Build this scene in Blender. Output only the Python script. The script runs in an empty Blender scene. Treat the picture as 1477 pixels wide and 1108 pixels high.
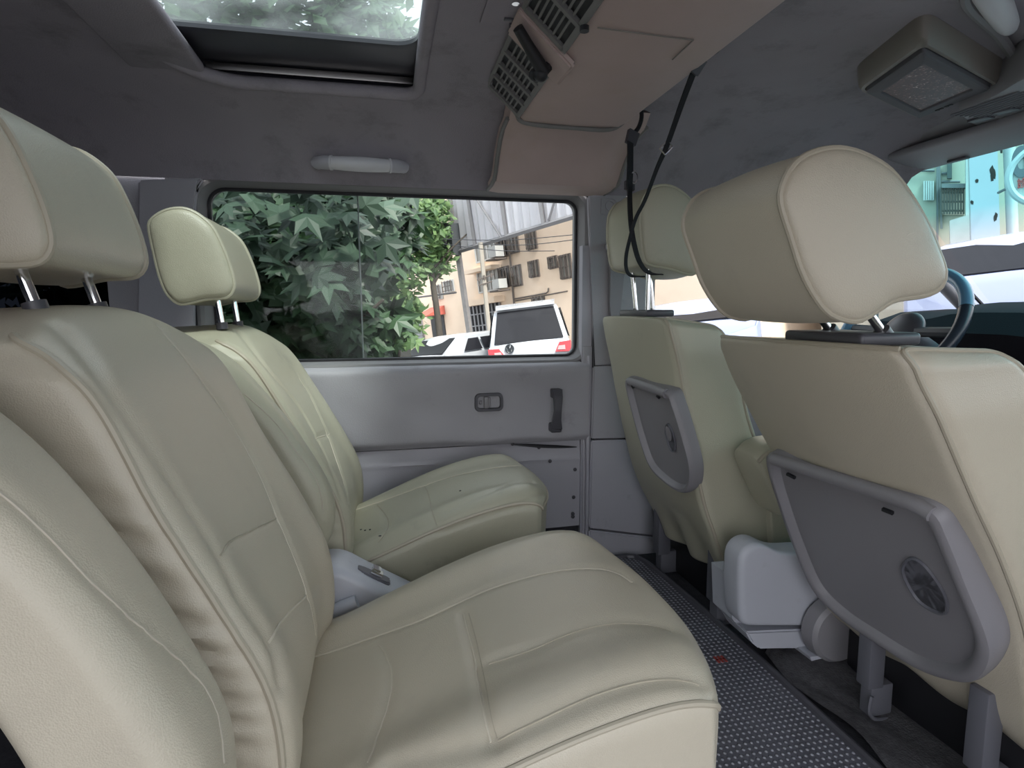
import bpy, bmesh, math, random
from mathutils import Vector, Matrix
from mathutils.bvhtree import BVHTree
random.seed(7)
PI = math.pi
col = bpy.context.scene.collection

# ------------------------------------------------------------------ camera geometry
F = 850.0; CX, CY = 738.5, 554.0
VY = (550.0, 450.0); vy_ = 430.0
vx_ = CX + (-(F*F) - (vy_-CY)*(VY[1]-CY))/(VY[0]-CX)
rY = Vector((VY[0]-CX, -(VY[1]-CY), -F)).normalized()
rX = Vector((vx_-CX, -(vy_-CY), -F)).normalized()
rZ = rX.cross(rY)
RM = Matrix((rX, rY, rZ))
C0 = Vector((0, 0, .80))
def ray(px, py):
    return (RM @ Vector((px-CX, -(py-CY), -F))).normalized()
def at(px, py, ax, val):
    d = ray(px, py); return C0 + d*((val-C0[ax])/d[ax])
def onplane(px, py, P, n):
    d = ray(px, py); return C0 + d*((P-C0).dot(n)/d.dot(n))

# ------------------------------------------------------------------ materials
def new_mat(name):
    m = bpy.data.materials.new(name); m.use_nodes = True
    nt = m.node_tree; nt.nodes.clear()
    out = nt.nodes.new('ShaderNodeOutputMaterial')
    return m, nt, out
def N(nt, t, **kw):
    n = nt.nodes.new(t)
    for k, v in kw.items():
        if k in n.inputs: n.inputs[k].default_value = v
        else: setattr(n, k, v)
    return n
def L(nt, a, b): nt.links.new(a, b)
def surf(name, colr, rough=.6, metal=0, var=.12, vscale=6, bump=0, bscale=200, btype='noise', spec=.5, dirt=None, coat=0, sheen=0):
    m, nt, out = new_mat(name)
    p = N(nt, 'ShaderNodeBsdfPrincipled')
    p.inputs['Roughness'].default_value = rough; p.inputs['Metallic'].default_value = metal
    p.inputs['Specular IOR Level'].default_value = spec
    if coat: p.inputs['Coat Weight'].default_value = coat
    if sheen: p.inputs['Sheen Weight'].default_value = sheen
    tc = N(nt, 'ShaderNodeTexCoord')
    nz = N(nt, 'ShaderNodeTexNoise', Scale=vscale, Detail=5.0); L(nt, tc.outputs['Object'], nz.inputs['Vector'])
    mx = N(nt, 'ShaderNodeMixRGB', blend_type='MIX')
    c = Vector(colr[:3])
    mx.inputs[1].default_value = (*(c*(1-var)), 1); mx.inputs[2].default_value = (*[min(1, v) for v in c*(1+var)], 1)
    L(nt, nz.outputs['Fac'], mx.inputs[0])
    last = mx.outputs[0]
    if dirt:
        dcol, dscale, lo, hi = dirt
        n2 = N(nt, 'ShaderNodeTexNoise', Scale=dscale, Detail=8.0, Roughness=.7); L(nt, tc.outputs['Object'], n2.inputs['Vector'])
        mr = N(nt, 'ShaderNodeMapRange'); mr.inputs[1].default_value = lo; mr.inputs[2].default_value = hi
        L(nt, n2.outputs['Fac'], mr.inputs[0])
        m2 = N(nt, 'ShaderNodeMixRGB'); m2.inputs[2].default_value = (*dcol, 1)
        L(nt, mr.outputs[0], m2.inputs[0]); L(nt, last, m2.inputs[1]); last = m2.outputs[0]
    L(nt, last, p.inputs['Base Color'])
    if bump:
        if btype == 'voronoi':
            b = N(nt, 'ShaderNodeTexVoronoi', Scale=bscale); o = b.outputs['Distance']
        else:
            b = N(nt, 'ShaderNodeTexNoise', Scale=bscale, Detail=3.0); o = b.outputs['Fac']
        L(nt, tc.outputs['Object'], b.inputs['Vector'])
        bp = N(nt, 'ShaderNodeBump', Strength=bump, Distance=.002); L(nt, o, bp.inputs['Height']); L(nt, bp.outputs[0], p.inputs['Normal'])
    L(nt, p.outputs[0], out.inputs[0])
    return m
def glass(name, tint, refl=.06, dust=0, band=None):
    m, nt, out = new_mat(name)
    t = N(nt, 'ShaderNodeBsdfTransparent'); t.inputs[0].default_value = (*tint, 1)
    if band:      # tinted sun band along the top edge of the windscreen, in object z
        tc = N(nt, 'ShaderNodeTexCoord'); sp = N(nt, 'ShaderNodeSeparateXYZ'); L(nt, tc.outputs['Object'], sp.inputs[0])
        mr = N(nt, 'ShaderNodeMapRange'); mr.inputs[1].default_value = band[0]; mr.inputs[2].default_value = band[1]
        L(nt, sp.outputs[2], mr.inputs[0])
        mx = N(nt, 'ShaderNodeMixRGB'); mx.inputs[1].default_value = (*tint, 1); mx.inputs[2].default_value = (*band[2], 1)
        L(nt, mr.outputs[0], mx.inputs[0]); L(nt, mx.outputs[0], t.inputs[0])
    g = N(nt, 'ShaderNodeBsdfGlossy'); g.inputs['Roughness'].default_value = .03
    fr = N(nt, 'ShaderNodeFresnel', IOR=1.45)
    mul = N(nt, 'ShaderNodeMath', operation='MULTIPLY'); mul.inputs[1].default_value = refl*4
    L(nt, fr.outputs[0], mul.inputs[0])
    ms = N(nt, 'ShaderNodeMixShader'); L(nt, mul.outputs[0], ms.inputs[0]); L(nt, t.outputs[0], ms.inputs[1]); L(nt, g.outputs[0], ms.inputs[2])
    last = ms
    if dust:
        tc = N(nt, 'ShaderNodeTexCoord')
        nz = N(nt, 'ShaderNodeTexNoise', Scale=5.0, Detail=8.0); L(nt, tc.outputs['Object'], nz.inputs['Vector'])
        mr = N(nt, 'ShaderNodeMapRange'); mr.inputs[1].default_value = .3; mr.inputs[2].default_value = .8; mr.inputs[4].default_value = dust
        L(nt, nz.outputs['Fac'], mr.inputs[0])
        d = N(nt, 'ShaderNodeBsdfTranslucent'); d.inputs[0].default_value = (.7, .75, .75, 1)
        m2 = N(nt, 'ShaderNodeMixShader'); L(nt, mr.outputs[0], m2.inputs[0]); L(nt, ms.outputs[0], m2.inputs[1]); L(nt, d.outputs[0], m2.inputs[2]); last = m2
    L(nt, last.outputs[0], out.inputs[0])
    return m
LEATHER = surf('cream_leather', (.515, .463, .366), rough=.35, var=.05, vscale=4, bump=.2, bscale=650, btype='voronoi', dirt=((.43, .385, .31), 5, .55, .85))
LEATHER_G = surf('greenish_leather', (.445, .425, .325), rough=.35, var=.05, vscale=4, bump=.2, bscale=650, btype='voronoi', dirt=((.25, .24, .2), 7, .6, .9))
PIPE = surf('piping_leather', (.43, .385, .30), rough=.45, var=.05)
THREAD2 = surf('leather_thread', (.50, .45, .37), rough=.6)
THREAD = surf('pale_thread', (.60, .55, .45), rough=.6)
HEADLINER = surf('headliner_fabric', (.315, .29, .32), rough=.95, var=.1, vscale=9, bump=.5, bscale=350, spec=.1, dirt=((.13, .125, .13), 7, .52, .9))
VINYL = surf('grey_vinyl', (.36, .35, .375), rough=.5, var=.08, vscale=5, bump=.3, bscale=300, dirt=((.18, .175, .19), 8, .6, .9))
VINYL_L = surf('light_grey_plastic', (.42, .41, .45), rough=.42, var=.05, vscale=5, bump=.15, bscale=300, dirt=((.2, .19, .2), 9, .62, .9))
PLASTIC_G = surf('grey_plastic', (.24, .23, .245), rough=.45, var=.06, bump=.15, bscale=500)
CONSOLE = surf('pale_console_plastic', (.50, .51, .56), rough=.45, var=.05, dirt=((.33, .32, .33), 12, .6, .9))
PLASTIC_D = surf('dark_grey_plastic', (.07, .068, .08), rough=.4, var=.1)
TRIMGREY = surf('window_trim_grey', (.20, .195, .20), rough=.6, var=.08)
BLACK = surf('black_rubber', (.012, .012, .015), rough=.5)
BLACKFRAME = surf('sunroof_black_frame', (.03, .03, .038), rough=.3)
DARK = surf('dark_carpet', (.045, .044, .05), rough=1, var=.4, vscale=60, bump=1, bscale=200, spec=.1)
CARPET = surf('grey_carpet', (.17, .165, .175), rough=1, var=.45, vscale=90, bump=1, bscale=250, spec=.1, dirt=((.22, .2, .19), 30, .62, .8))
TAN = surf('ac_tan_plastic', (.47, .37, .345), rough=.65, var=.1, vscale=8, dirt=((.44, .34, .28), 5, .5, .8), spec=.3)
TANGREY = surf('ac_grey_trim', (.19, .185, .18), rough=.6)
OLIVE = surf('olive_grey_plastic', (.20, .18, .16), rough=.5, var=.08)
CHROME = surf('chrome', (.8, .8, .8), rough=.12, metal=1, var=.02)
STEEL = surf('brushed_steel', (.45, .43, .42), rough=.3, metal=1, var=.2)
WEB = surf('black_webbing', (.010, .010, .013), rough=.8, bump=.6, bscale=600)
METALG = surf('grey_painted_metal', (.13, .13, .15), rough=.45)
WHITEP = surf('white_handle_plastic', (.60, .59, .62), rough=.4, var=.05)
MAT = None
def make_mat_material():
    m, nt, out = new_mat('studded_rubber')
    p = N(nt, 'ShaderNodeBsdfPrincipled', Roughness=.38)
    tc = N(nt, 'ShaderNodeTexCoord'); sp = N(nt, 'ShaderNodeSeparateXYZ'); L(nt, tc.outputs['Object'], sp.inputs[0])
    def wave(o, k, ph=0):
        a = N(nt, 'ShaderNodeMath', operation='MULTIPLY'); a.inputs[1].default_value = k; L(nt, o, a.inputs[0])
        s = N(nt, 'ShaderNodeMath', operation='SINE'); L(nt, a.outputs[0], s.inputs[0]); return s.outputs[0]
    wx = wave(sp.outputs[0], 2*PI/.0125); wy = wave(sp.outputs[1], 2*PI/.0125)
    mu = N(nt, 'ShaderNodeMath', operation='ADD'); L(nt, wx, mu.inputs[0]); L(nt, wy, mu.inputs[1])
    mr = N(nt, 'ShaderNodeMapRange'); mr.inputs[1].default_value = .35; mr.inputs[2].default_value = 1.5; L(nt, mu.outputs[0], mr.inputs[0])
    nz = N(nt, 'ShaderNodeTexNoise', Scale=14.0, Detail=4.0); L(nt, tc.outputs['Object'], nz.inputs['Vector'])
    m0 = N(nt, 'ShaderNodeMixRGB'); m0.inputs[1].default_value = (.07, .07, .085, 1); m0.inputs[2].default_value = (.13, .13, .155, 1); L(nt, nz.outputs['Fac'], m0.inputs[0])
    mx = N(nt, 'ShaderNodeMixRGB'); mx.inputs[2].default_value = (.48, .48, .54, 1)
    L(nt, mr.outputs[0], mx.inputs[0]); L(nt, m0.outputs[0], mx.inputs[1]); L(nt, mx.outputs[0], p.inputs['Base Color'])
    bp = N(nt, 'ShaderNodeBump', Strength=1.0, Distance=.004); L(nt, mr.outputs[0], bp.inputs['Height']); L(nt, bp.outputs[0], p.inputs['Normal'])
    L(nt, p.outputs[0], out.inputs[0]); return m
MATMAT = make_mat_material()
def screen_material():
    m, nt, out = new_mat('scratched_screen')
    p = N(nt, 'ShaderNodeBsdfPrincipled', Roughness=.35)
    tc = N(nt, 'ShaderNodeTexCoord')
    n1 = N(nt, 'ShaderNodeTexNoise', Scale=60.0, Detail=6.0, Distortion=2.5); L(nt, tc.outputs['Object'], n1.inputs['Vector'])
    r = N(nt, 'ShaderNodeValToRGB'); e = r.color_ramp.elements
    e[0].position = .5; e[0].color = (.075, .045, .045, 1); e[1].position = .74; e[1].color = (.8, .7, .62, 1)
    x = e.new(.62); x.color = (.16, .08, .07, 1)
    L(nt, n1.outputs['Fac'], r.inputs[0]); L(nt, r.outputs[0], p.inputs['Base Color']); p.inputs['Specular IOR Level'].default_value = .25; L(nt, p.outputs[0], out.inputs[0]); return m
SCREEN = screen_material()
G_DOOR = glass('door_glass', (.95, .965, .955), .07)
G_REAR = glass('rear_tinted_glass', (.045, .05, .06), .06)
G_ROOF = glass('sunroof_glass', (.62, .66, .66), .05, dust=.16)
G_WIND = glass('windscreen_glass', (.92, .96, .97), .04, band=(1.02, 1.12, (.35, .80, .82)))
G_FRONT = glass('front_door_glass', (.93, .95, .95), .04)

# ------------------------------------------------------------------ mesh helpers
def link(name, bm, mat, parent=None, smooth=True, weld=False):
    if weld: bmesh.ops.remove_doubles(bm, verts=bm.verts, dist=1e-5)
    bmesh.ops.recalc_face_normals(bm, faces=bm.faces)
    me = bpy.data.meshes.new(name); bm.to_mesh(me); bm.free()
    if smooth:
        me.polygons.foreach_set('use_smooth', [True]*len(me.polygons))
        try: me.set_sharp_from_angle(angle=math.radians(38))
        except Exception: pass
    o = bpy.data.objects.new(name, me); col.objects.link(o)
    me.materials.append(mat)
    if parent:
        o.parent = parent; o.matrix_parent_inverse = parent.matrix_world.inverted() if False else Matrix.Translation(-parent.location)
    return o
def tag(o, label=None, cat=None, group=None, kind=None):
    if label: o['label'] = label
    if cat: o['category'] = cat
    if group: o['group'] = group
    if kind: o['kind'] = kind
    return o
def thing(name, loc, label=None, cat=None, group=None, kind=None):
    o = bpy.data.objects.new(name, None); col.objects.link(o); o.location = loc; o.empty_display_size = .05
    return tag(o, label, cat, group, kind)
def box(bm, lo, hi, bev=0, seg=2, M=None):
    r = bmesh.ops.create_cube(bm, size=1)
    vs = r['verts']
    c = [(a+b)/2 for a, b in zip(lo, hi)]; s = [abs(b-a) for a, b in zip(lo, hi)]
    for v in vs: v.co = Vector((c[0]+v.co.x*s[0], c[1]+v.co.y*s[1], c[2]+v.co.z*s[2]))
    if M is not None:
        for v in vs: v.co = M @ v.co
    if bev:
        es = list({e for v in vs for e in v.link_edges})
        bmesh.ops.bevel(bm, geom=es, offset=bev, segments=seg, affect='EDGES', profile=.5)
def catmull(pts, n, closed=False):
    pts = [Vector(p) for p in pts]; out = []
    m = len(pts); segs = m if closed else m-1
    P = lambda i: pts[i % m] if closed else pts[max(0, min(m-1, i))]
    tot = n
    for k in range(tot):
        u = k/(tot if closed else tot-1)*segs; i = min(int(u), segs-1); t = u-i
        a, b, c, d = P(i-1), P(i), P(i+1), P(i+2)
        out.append(.5*((2*b)+(c-a)*t+(2*a-5*b+4*c-d)*t*t+(3*b-a-3*c+d)*t**3))
    return out
def even(pts, n, closed=False):
    pts = [Vector(p) for p in pts]
    if closed: pts = pts+[pts[0]]
    L_ = [0]
    for a, b in zip(pts, pts[1:]): L_.append(L_[-1]+(b-a).length)
    out = []; j = 0
    for k in range(n):
        s = L_[-1]*k/(n if closed else n-1)
        while j < len(L_)-2 and L_[j+1] < s: j += 1
        t = (s-L_[j])/max(1e-9, L_[j+1]-L_[j]); out.append(pts[j].lerp(pts[j+1], min(1, t)))
    return out
def tube(bm, pts, r, seg=8, caps=True, closed=False, flat=None, updir=None):
    pts = [Vector(p) for p in pts]; n = len(pts); rings = []; prev = None
    for i, p in enumerate(pts):
        a = pts[i-1] if (i or closed) else pts[0]; b = pts[(i+1) % n] if (i < n-1 or closed) else pts[-1]
        t = (b-a).normalized()
        if updir is not None: up = Vector(updir)
        elif prev is None: up = Vector((0, 0, 1)) if abs(t.z) < .9 else Vector((1, 0, 0))
        else: up = prev
        u = (up-t*up.dot(t)).normalized(); w = t.cross(u); prev = u
        rr = r[i] if isinstance(r, (list, tuple)) else r
        fx = flat if flat else 1
        rings.append([bm.verts.new(p+(u*math.cos(2*PI*k/seg)*rr*fx+w*math.sin(2*PI*k/seg)*rr)) for k in range(seg)])
    m = n if closed else n-1
    for i in range(m):
        A, B = rings[i], rings[(i+1) % n]
        for k in range(seg): bm.faces.new((A[k], A[(k+1) % seg], B[(k+1) % seg], B[k]))
    if caps and not closed:
        bm.faces.new(rings[0][::-1]); bm.faces.new(rings[-1])
def strap(bm, pts, w, th, wdir):
    pts = [Vector(p) for p in pts]; rings = []
    for i, p in enumerate(pts):
        t = (pts[min(i+1, len(pts)-1)]-pts[max(0, i-1)]).normalized()
        u = Vector(wdir); u = (u-t*u.dot(t)).normalized(); v = t.cross(u)
        ww = w[i] if isinstance(w, (list, tuple)) else w
        rings.append([bm.verts.new(p+u*sx*ww/2+v*sy*th/2) for sx, sy in ((-1, -1), (1, -1), (1, 1), (-1, 1))])
    for A, B in zip(rings, rings[1:]):
        for k in range(4): bm.faces.new((A[k], A[(k+1) % 4], B[(k+1) % 4], B[k]))
    bm.faces.new(rings[0][::-1]); bm.faces.new(rings[-1])
def loft(bm, loops, cap0=False, cap1=False, closed=True):
    R_ = [[bm.verts.new(p) for p in lp] for lp in loops]
    n = len(loops[0])
    for A, B in zip(R_, R_[1:]):
        for k in range(n if closed else n-1):
            try: bm.faces.new((A[k], A[(k+1) % n], B[(k+1) % n], B[k]))
            except ValueError: pass
    if cap0: bm.faces.new(R_[0][::-1])
    if cap1: bm.faces.new(R_[-1])
    return R_
def prism(bm, poly, d, M=None):
    """poly: list of 3D points, extruded by vector d"""
    A = [bm.verts.new(p) for p in poly]; B = [bm.verts.new(Vector(p)+Vector(d)) for p in poly]
    n = len(poly)
    for k in range(n): bm.faces.new((A[k], A[(k+1) % n], B[(k+1) % n], B[k]))
    bm.faces.new(A[::-1]); bm.faces.new(B)
def soft_prism(poly, d, r, n=90, smooth=True):
    """rounded slab: outline extruded along d with softened rims"""
    d = Vector(d); P = even([Vector(p) for p in poly], n, closed=True)
    if smooth:
        for it in range(4): P = [(P[i-1]+P[i]*2+P[(i+1) % n])/4 for i in range(n)]
    c = sum(P, Vector())/n; R0 = sum((p-c).length for p in P)/n; dn = d.normalized(); Ld = d.length
    lp = lambda s, h: [c+(p-c)*s+dn*h for p in P]
    b = bmesh.new(); q = [(1-(r/R0)*(1-math.sin(a)), r*(1-math.cos(a))) for a in [PI/2*k/6 for k in range(7)]]
    L1 = [lp(.05, 0), lp(.5, 0)]+[lp(s, h) for s, h in q]; L2 = [lp(s, Ld-h) for s, h in q[::-1]]+[lp(.5, Ld), lp(.05, Ld)]
    loft(b, L1+L2, True, True); return b
def rrect(x0, x1, z0, z1, r, n=10):
    """rounded rectangle as 2D points; r one radius or four (x1z1, x0z1, x0z0, x1z0)"""
    if not isinstance(r, (list, tuple)): r = (r,)*4
    out = []
    for (cx, cz, a0, rr) in ((x1-r[0], z1-r[0], 0, r[0]), (x0+r[1], z1-r[1], 90, r[1]), (x0+r[2], z0+r[2], 180, r[2]), (x1-r[3], z0+r[3], 270, r[3])):
        for k in range(n+1):
            a = math.radians(a0+90*k/n); out.append((cx+rr*math.cos(a), cz+rr*math.sin(a)))
    return out

def rounded_box(W, T, H, r, step):
    """dense rounded box surface in local (a,b,c); returns bmesh"""
    bm = bmesh.new(); hs = (W/2, T/2, H/2); cache = {}
    def lin(h, r):
        n = max(2, round(2*(h-r)/step)); k = 5
        ins = [-(h-r)+2*(h-r)*i/n for i in range(n+1)]
        # angles inside rounding zone
        lo = [-(h-r)-r*math.tan(math.radians(45*(k-i)/k)) for i in range(k)]
        return lo+ins+[-v for v in lo[::-1]]
    ls = [lin(h, r) for h in hs]
    def vert(p):
        key = tuple(round(v, 6) for v in p)
        if key not in cache:
            q = Vector([max(-(h-r), min(h-r, v)) for h, v in zip(hs, p)])
            d = Vector(p)-q
            cache[key] = bm.verts.new(q+d.normalized()*r if d.length > 1e-9 else Vector(p))
        return cache[key]
    for ax in range(3):
        u, v = [i for i in range(3) if i != ax]
        for sgn in (-1, 1):
            for i in range(len(ls[u])-1):
                for j in range(len(ls[v])-1):
                    q = []
                    for (a, b) in ((i, j), (i+1, j), (i+1, j+1), (i, j+1)):
                        p = [0, 0, 0]; p[ax] = sgn*hs[ax]; p[u] = ls[u][a]; p[v] = ls[v][b]
                        q.append(vert(p))
                    if len(set(q)) == 4:
                        try: bm.faces.new(q)
                        except ValueError: pass
    return bm
def interp(tab, x):
    if x <= tab[0][0]: return tab[0][1]
    for (a, va), (b, vb) in zip(tab, tab[1:]):
        if x <= b:
            t = (x-a)/(b-a); t = t*t*(3-2*t); return va+(vb-va)*t
    return tab[-1][1]
class Pad:
    """upholstered pad: front and back curves in the x,z plane, swept across y"""
    def __init__(s, front, back, y0, y1, r=.03, T=.12, H=.6, width=((0, 1), (1, 1)), disp=None, step=.008, bow=0, crown=0, yd=None):
        s.bow, s.crown, s.yd = bow, crown, yd
        s.Fc = catmull([(p[0], 0, p[1]) for p in front], 200); s.Bc = catmull([(p[0], 0, p[1]) for p in back], 200)
        s.y0, s.y1, s.T, s.H, s.r = y0, y1, T, H, r; s.W = abs(y1-y0); s.width = width; s.disp = disp
        s.bm = rounded_box(s.W, T, H, r, step)
        for v in s.bm.verts: v.co = s.map(v.co)
        bmesh.ops.recalc_face_normals(s.bm, faces=s.bm.faces)
        if not s.outward():
            bmesh.ops.reverse_faces(s.bm, faces=s.bm.faces)
    def outward(s):
        vol = sum(f.calc_center_median().dot(f.normal)*f.calc_area() for f in s.bm.faces); return vol > 0
    def cur(s, c, v):
        u = max(0, min(198.999, v*199)); i = int(u); return c[i].lerp(c[i+1], u-i)
    def map(s, p):
        a, b, c = p; v = c/s.H+.5; t = b/s.T+.5; an = a/(s.W/2)
        f, k = s.cur(s.Fc, v), s.cur(s.Bc, v)
        P = k.lerp(f, t)
        w = interp(s.width, v)
        nrm = (f-k).normalized()
        if s.disp: P = P+nrm*s.disp(an, t, v)
        if s.bow: P.x -= s.bow*min(1.2, abs(an))**3.2*max(0, (v-.45)/.55)**2
        if s.crown: P.z -= s.crown*min(1.2, abs(an))**3*max(0, (v-.6)/.4)
        y = (s.y0+s.y1)/2+a*w
        if s.yd: y += s.yd(an, t, v)
        return Vector((P.x, y, P.z))
class SeamMesh:
    def __init__(s, bm):
        s.bm = bm; bm.verts.ensure_lookup_table(); bm.normal_update(); s.tree = BVHTree.FromBMesh(bm)
    def hit(s, px, py):
        d = ray(px, py); h = s.tree.ray_cast(C0, d)
        return (h[0], h[1]) if h[0] is not None else None
    def path(s, pix, n=60):
        pp = catmull([(a, b, 0) for a, b in pix], n); out = []
        for q in pp:
            h = s.hit(q.x, q.y)
            if h: out.append(h)
        # drop wild jumps
        good = []
        for h in out:
            if good and (h[0]-good[-1][0]).length > .09: continue
            good.append(h)
        return good
    def groove(s, path, depth=.004, width=.008):
        if len(path) < 2: return
        from mathutils.kdtree import KDTree
        pts = even([p[0] for p in path], max(20, int(len(path)*3)))
        kd = KDTree(len(pts))
        for i, p in enumerate(pts): kd.insert(p, i)
        kd.balance()
        s.bm.normal_update()
        mv = []
        for v in s.bm.verts:
            co, i, d = kd.find(v.co)
            if d < width*2.6: mv.append((v, v.normal.copy()*depth*math.exp(-(d/width)**2)))
        for v, d in mv: v.co -= d
def seams_on(obj_name_mat, sm, specs, parent):
    """specs: (name, pixels, tube radius, material, groove depth, groove width)"""
    res = []
    for (nm, pix, r, m, gd, gw) in specs:
        res.append((nm, sm.path(pix), r, m, gd, gw))
    for (nm, path, r, m, gd, gw) in res: sm.groove(path, gd, gw)
    tr = BVHTree.FromBMesh(sm.bm)
    for (nm, path, r, m, gd, gw) in res:
        if len(path) < 3 or r <= 0: continue
        pts = []
        for p, n in path:
            q = tr.find_nearest(p); pts.append(q[0]+(n*r*.35))
        pts = even(catmull(pts, max(20, len(pts)*2)), max(16, len(pts)))
        b = bmesh.new(); tube(b, pts, r, 6); link(nm, b, m, parent)

# ================================================================== VAN SHELL
YW = 1.76          # inner face of the left body side
YR = -.30          # right body side
YC = (YW+YR)/2; HW = (YW-YR)/2
def zceil(x, y):
    d = min(1, abs(y-YC)/(HW-.012)); z = 1.15+.20*(max(0, 1-d**6))**.625
    if x > 1.35: z -= (x-1.35)**2*.75
    if x < -.9: z -= (-.9-x)**2*.3
    return z
def at_ceil(px, py, off=0):
    d = ray(px, py); lo, hi = .2, 4
    f = lambda t: (C0+d*t).z-(zceil((C0+d*t).x, (C0+d*t).y)+off)
    for k in range(400):
        t = .2+k*.01
        if f(t) > 0: return C0+d*t
    return C0+d*4
def ceil_plate(hole, x0, x1, name, ylim=(YR+.012, YW-.012), levels=26, rear_hole=None):
    """headliner sheet between a hole loop and its rectangle, following the roof curve"""
    bm = bmesh.new(); n = len(hole)
    cx = sum(p[0] for p in hole)/n; cy = sum(p[1] for p in hole)/n
    outer = []
    for p in hole:
        dx, dy = p[0]-cx, p[1]-cy; ts = []
        if dx > 1e-9: ts.append((x1-cx)/dx)
        if dx < -1e-9: ts.append((x0-cx)/dx)
        if dy > 1e-9: ts.append((ylim[1]-cy)/dy)
        if dy < -1e-9: ts.append((ylim[0]-cy)/dy)
        t = min(ts); outer.append((cx+dx*t, cy+dy*t))
    # snap nearest to corners
    for c in ((x0, ylim[0]), (x1, ylim[0]), (x0, ylim[1]), (x1, ylim[1])):
        i = min(range(n), key=lambda k: (outer[k][0]-c[0])**2+(outer[k][1]-c[1])**2); outer[i] = c
    loops = []
    for k in range(levels+1):
        t = k/levels; t = 1-(1-t)**1.8
        loops.append([Vector((h[0]+(o[0]-h[0])*t, h[1]+(o[1]-h[1])*t, 0)) for h, o in zip(hole, outer)])
    for lp in loops:
        for p in lp: p.z = zceil(p.x, p.y)
    loft(bm, loops)
    return bm

# --- rear headliner with sunroof opening
sun_hole_raw = [at_ceil(*p) for p in ((612, 0), (603, 106), (345, 121), (225, 98), (150, 20))]
SX0, SX1, SY1 = -.455, .105, max(sun_hole_raw[1].y, sun_hole_raw[2].y)
SY0 = .62
hole = []
h0 = rrect(SX0, SX1, SY0, SY1, (.035, .17, .17, .035), 14)
for a, b in zip(h0, h0[1:]+h0[:1]):
    hole.append(a)
    dd = math.hypot(b[0]-a[0], b[1]-a[1])
    if dd > .04:
        m = int(dd/.03)
        for k in range(1, m): hole.append((a[0]+(b[0]-a[0])*k/m, a[1]+(b[1]-a[1])*k/m))
ceiling = tag(link('ceiling', ceil_plate(hole, -1.45, .45, 'ceiling'), HEADLINER), 'grey fabric headliner of the van with marks and stains', None, None, 'structure')
b = bmesh.new()
tube(b, [Vector((x, y, zceil(x, y)+.004)) for x, y in hole], .015, 10, closed=True)
link('sunroof_welt', b, HEADLINER, ceiling)
b = bmesh.new()   # shaft of the sunroof opening
loft(b, [[Vector((x, y, zceil(x, y)+.006)) for x, y in hole], [Vector((x+(.03 if x > SX1-.02 else -.02 if x < SX0+.02 else 0), y+(.02 if y > 1 else -.02), zceil(x, y)+.07)) for x, y in hole]])
link('sunroof_shaft', b, BLACKFRAME, ceiling)
# sunroof glass assembly
zg = zceil(SX1, SY1)+.045
w2 = thing('window_2', (-.15, 1.0, zg), 'sliding glass sunroof in a black frame above the rear seats', None, None, 'structure')
gp = [onplane(px, py, Vector((0, 0, zg)), Vector((0, 0, 1))) for px, py in ((262, 43), (590, 62), (270, 86), (600, 96))]
yg = (gp[0].y+gp[1].y)/2
yo = SY1+.05
b = bmesh.new()
oin = rrect(SX0+.03, SX1-.012, SY0+.06, yg, .05, 8); oout = rrect(SX0-.1, SX1+.06, SY0-.1, yo, .05, 8)
loft(b, [[Vector((x, y, zg+.012)) for x, y in oin], [Vector((x, y, zg)) for x, y in oin], [Vector((x+(.01 if x > 0 else -.01), y+(.012 if y > 1 else -.01), zg-.004)) for x, y in oin], [Vector((x, y, zg-.002)) for x, y in oout], [Vector((x, y, zg+.02)) for x, y in oout]])
link('sunroof_frame', b, BLACKFRAME, w2)
b = bmesh.new(); box(b, (SX0-.05, SY0, zg+.008), (SX1+.02, yg+.03, zg+.013)); link('sunroof_pane', b, G_ROOF, w2, smooth=False)
r0 = at(285, 92, 2, zg-.012); r1 = at(600, 103, 2, zg-.012)
b = bmesh.new(); box(b, (SX0, r0.y-.004, zg-.022), (SX1+.02, r0.y+.004, zg-.006), .002); link('slide_rail', b, STEEL, w2)
b = bmesh.new()   # sun shade slid back
box(b, (SX0-.06, SY0+.02, zg-.040), (at(262, 60, 2, zg-.04).x, SY1-.035, zg-.018), .009, 3); link('sun_shade', b, HEADLINER, w2)

# --- front headliner with front sunroof opening
fh = [at_ceil(*p_) for p_ in ((1392, -10), (1440, 50), (1478, 103), (1530, 150))]
fh = [Vector((p_.x, p_.y, 0)) for p_ in fh]
fh = fh+[Vector((1.60, 1.0, 0)), Vector((1.60, .45, 0)), Vector((1.45, .35, 0)), Vector((1.08, .35, 0)), Vector((.98, .45, 0)), Vector((.97, .78, 0))]
fhole = [(p_.x, p_.y) for p_ in even(catmull(fh, 120, closed=True), 120, closed=True)]
fp = link('front_headliner', ceil_plate(fhole, .45, 1.66, 'c'), HEADLINER, ceiling)
b = bmesh.new(); tube(b, [Vector((x, y, zceil(x, y)+.002)) for x, y in fhole], .010, 8, closed=True); link('front_roof_hatch_welt', b, PLASTIC_G, ceiling)
b = bmesh.new(); box(b, (.92, .28, 1.362), (1.64, 1.24, 1.38), .005); link('front_roof_hatch_shade', b, HEADLINER, ceiling)
b = bmesh.new()
tube(b, catmull([at(1405, -45, 2, 1.352), at(1425, -12, 2, 1.352), at(1444, 18, 2, 1.352), at(1458, 44, 2, 1.352)], 16), [.012, .016, .019, .021, .022, .023, .023, .023, .023, .023, .022, .021, .020, .018, .014, .008], 12); link('roof_hatch_pull', b, WHITEP, ceiling)

# --- floor
b = bmesh.new(); box(b, (-1.5, YR, -.04), (2.15, YW+.02, 0)); floor = tag(link('floor', b, DARK, smooth=False), 'dark carpeted van floor', None, None, 'structure')

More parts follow.
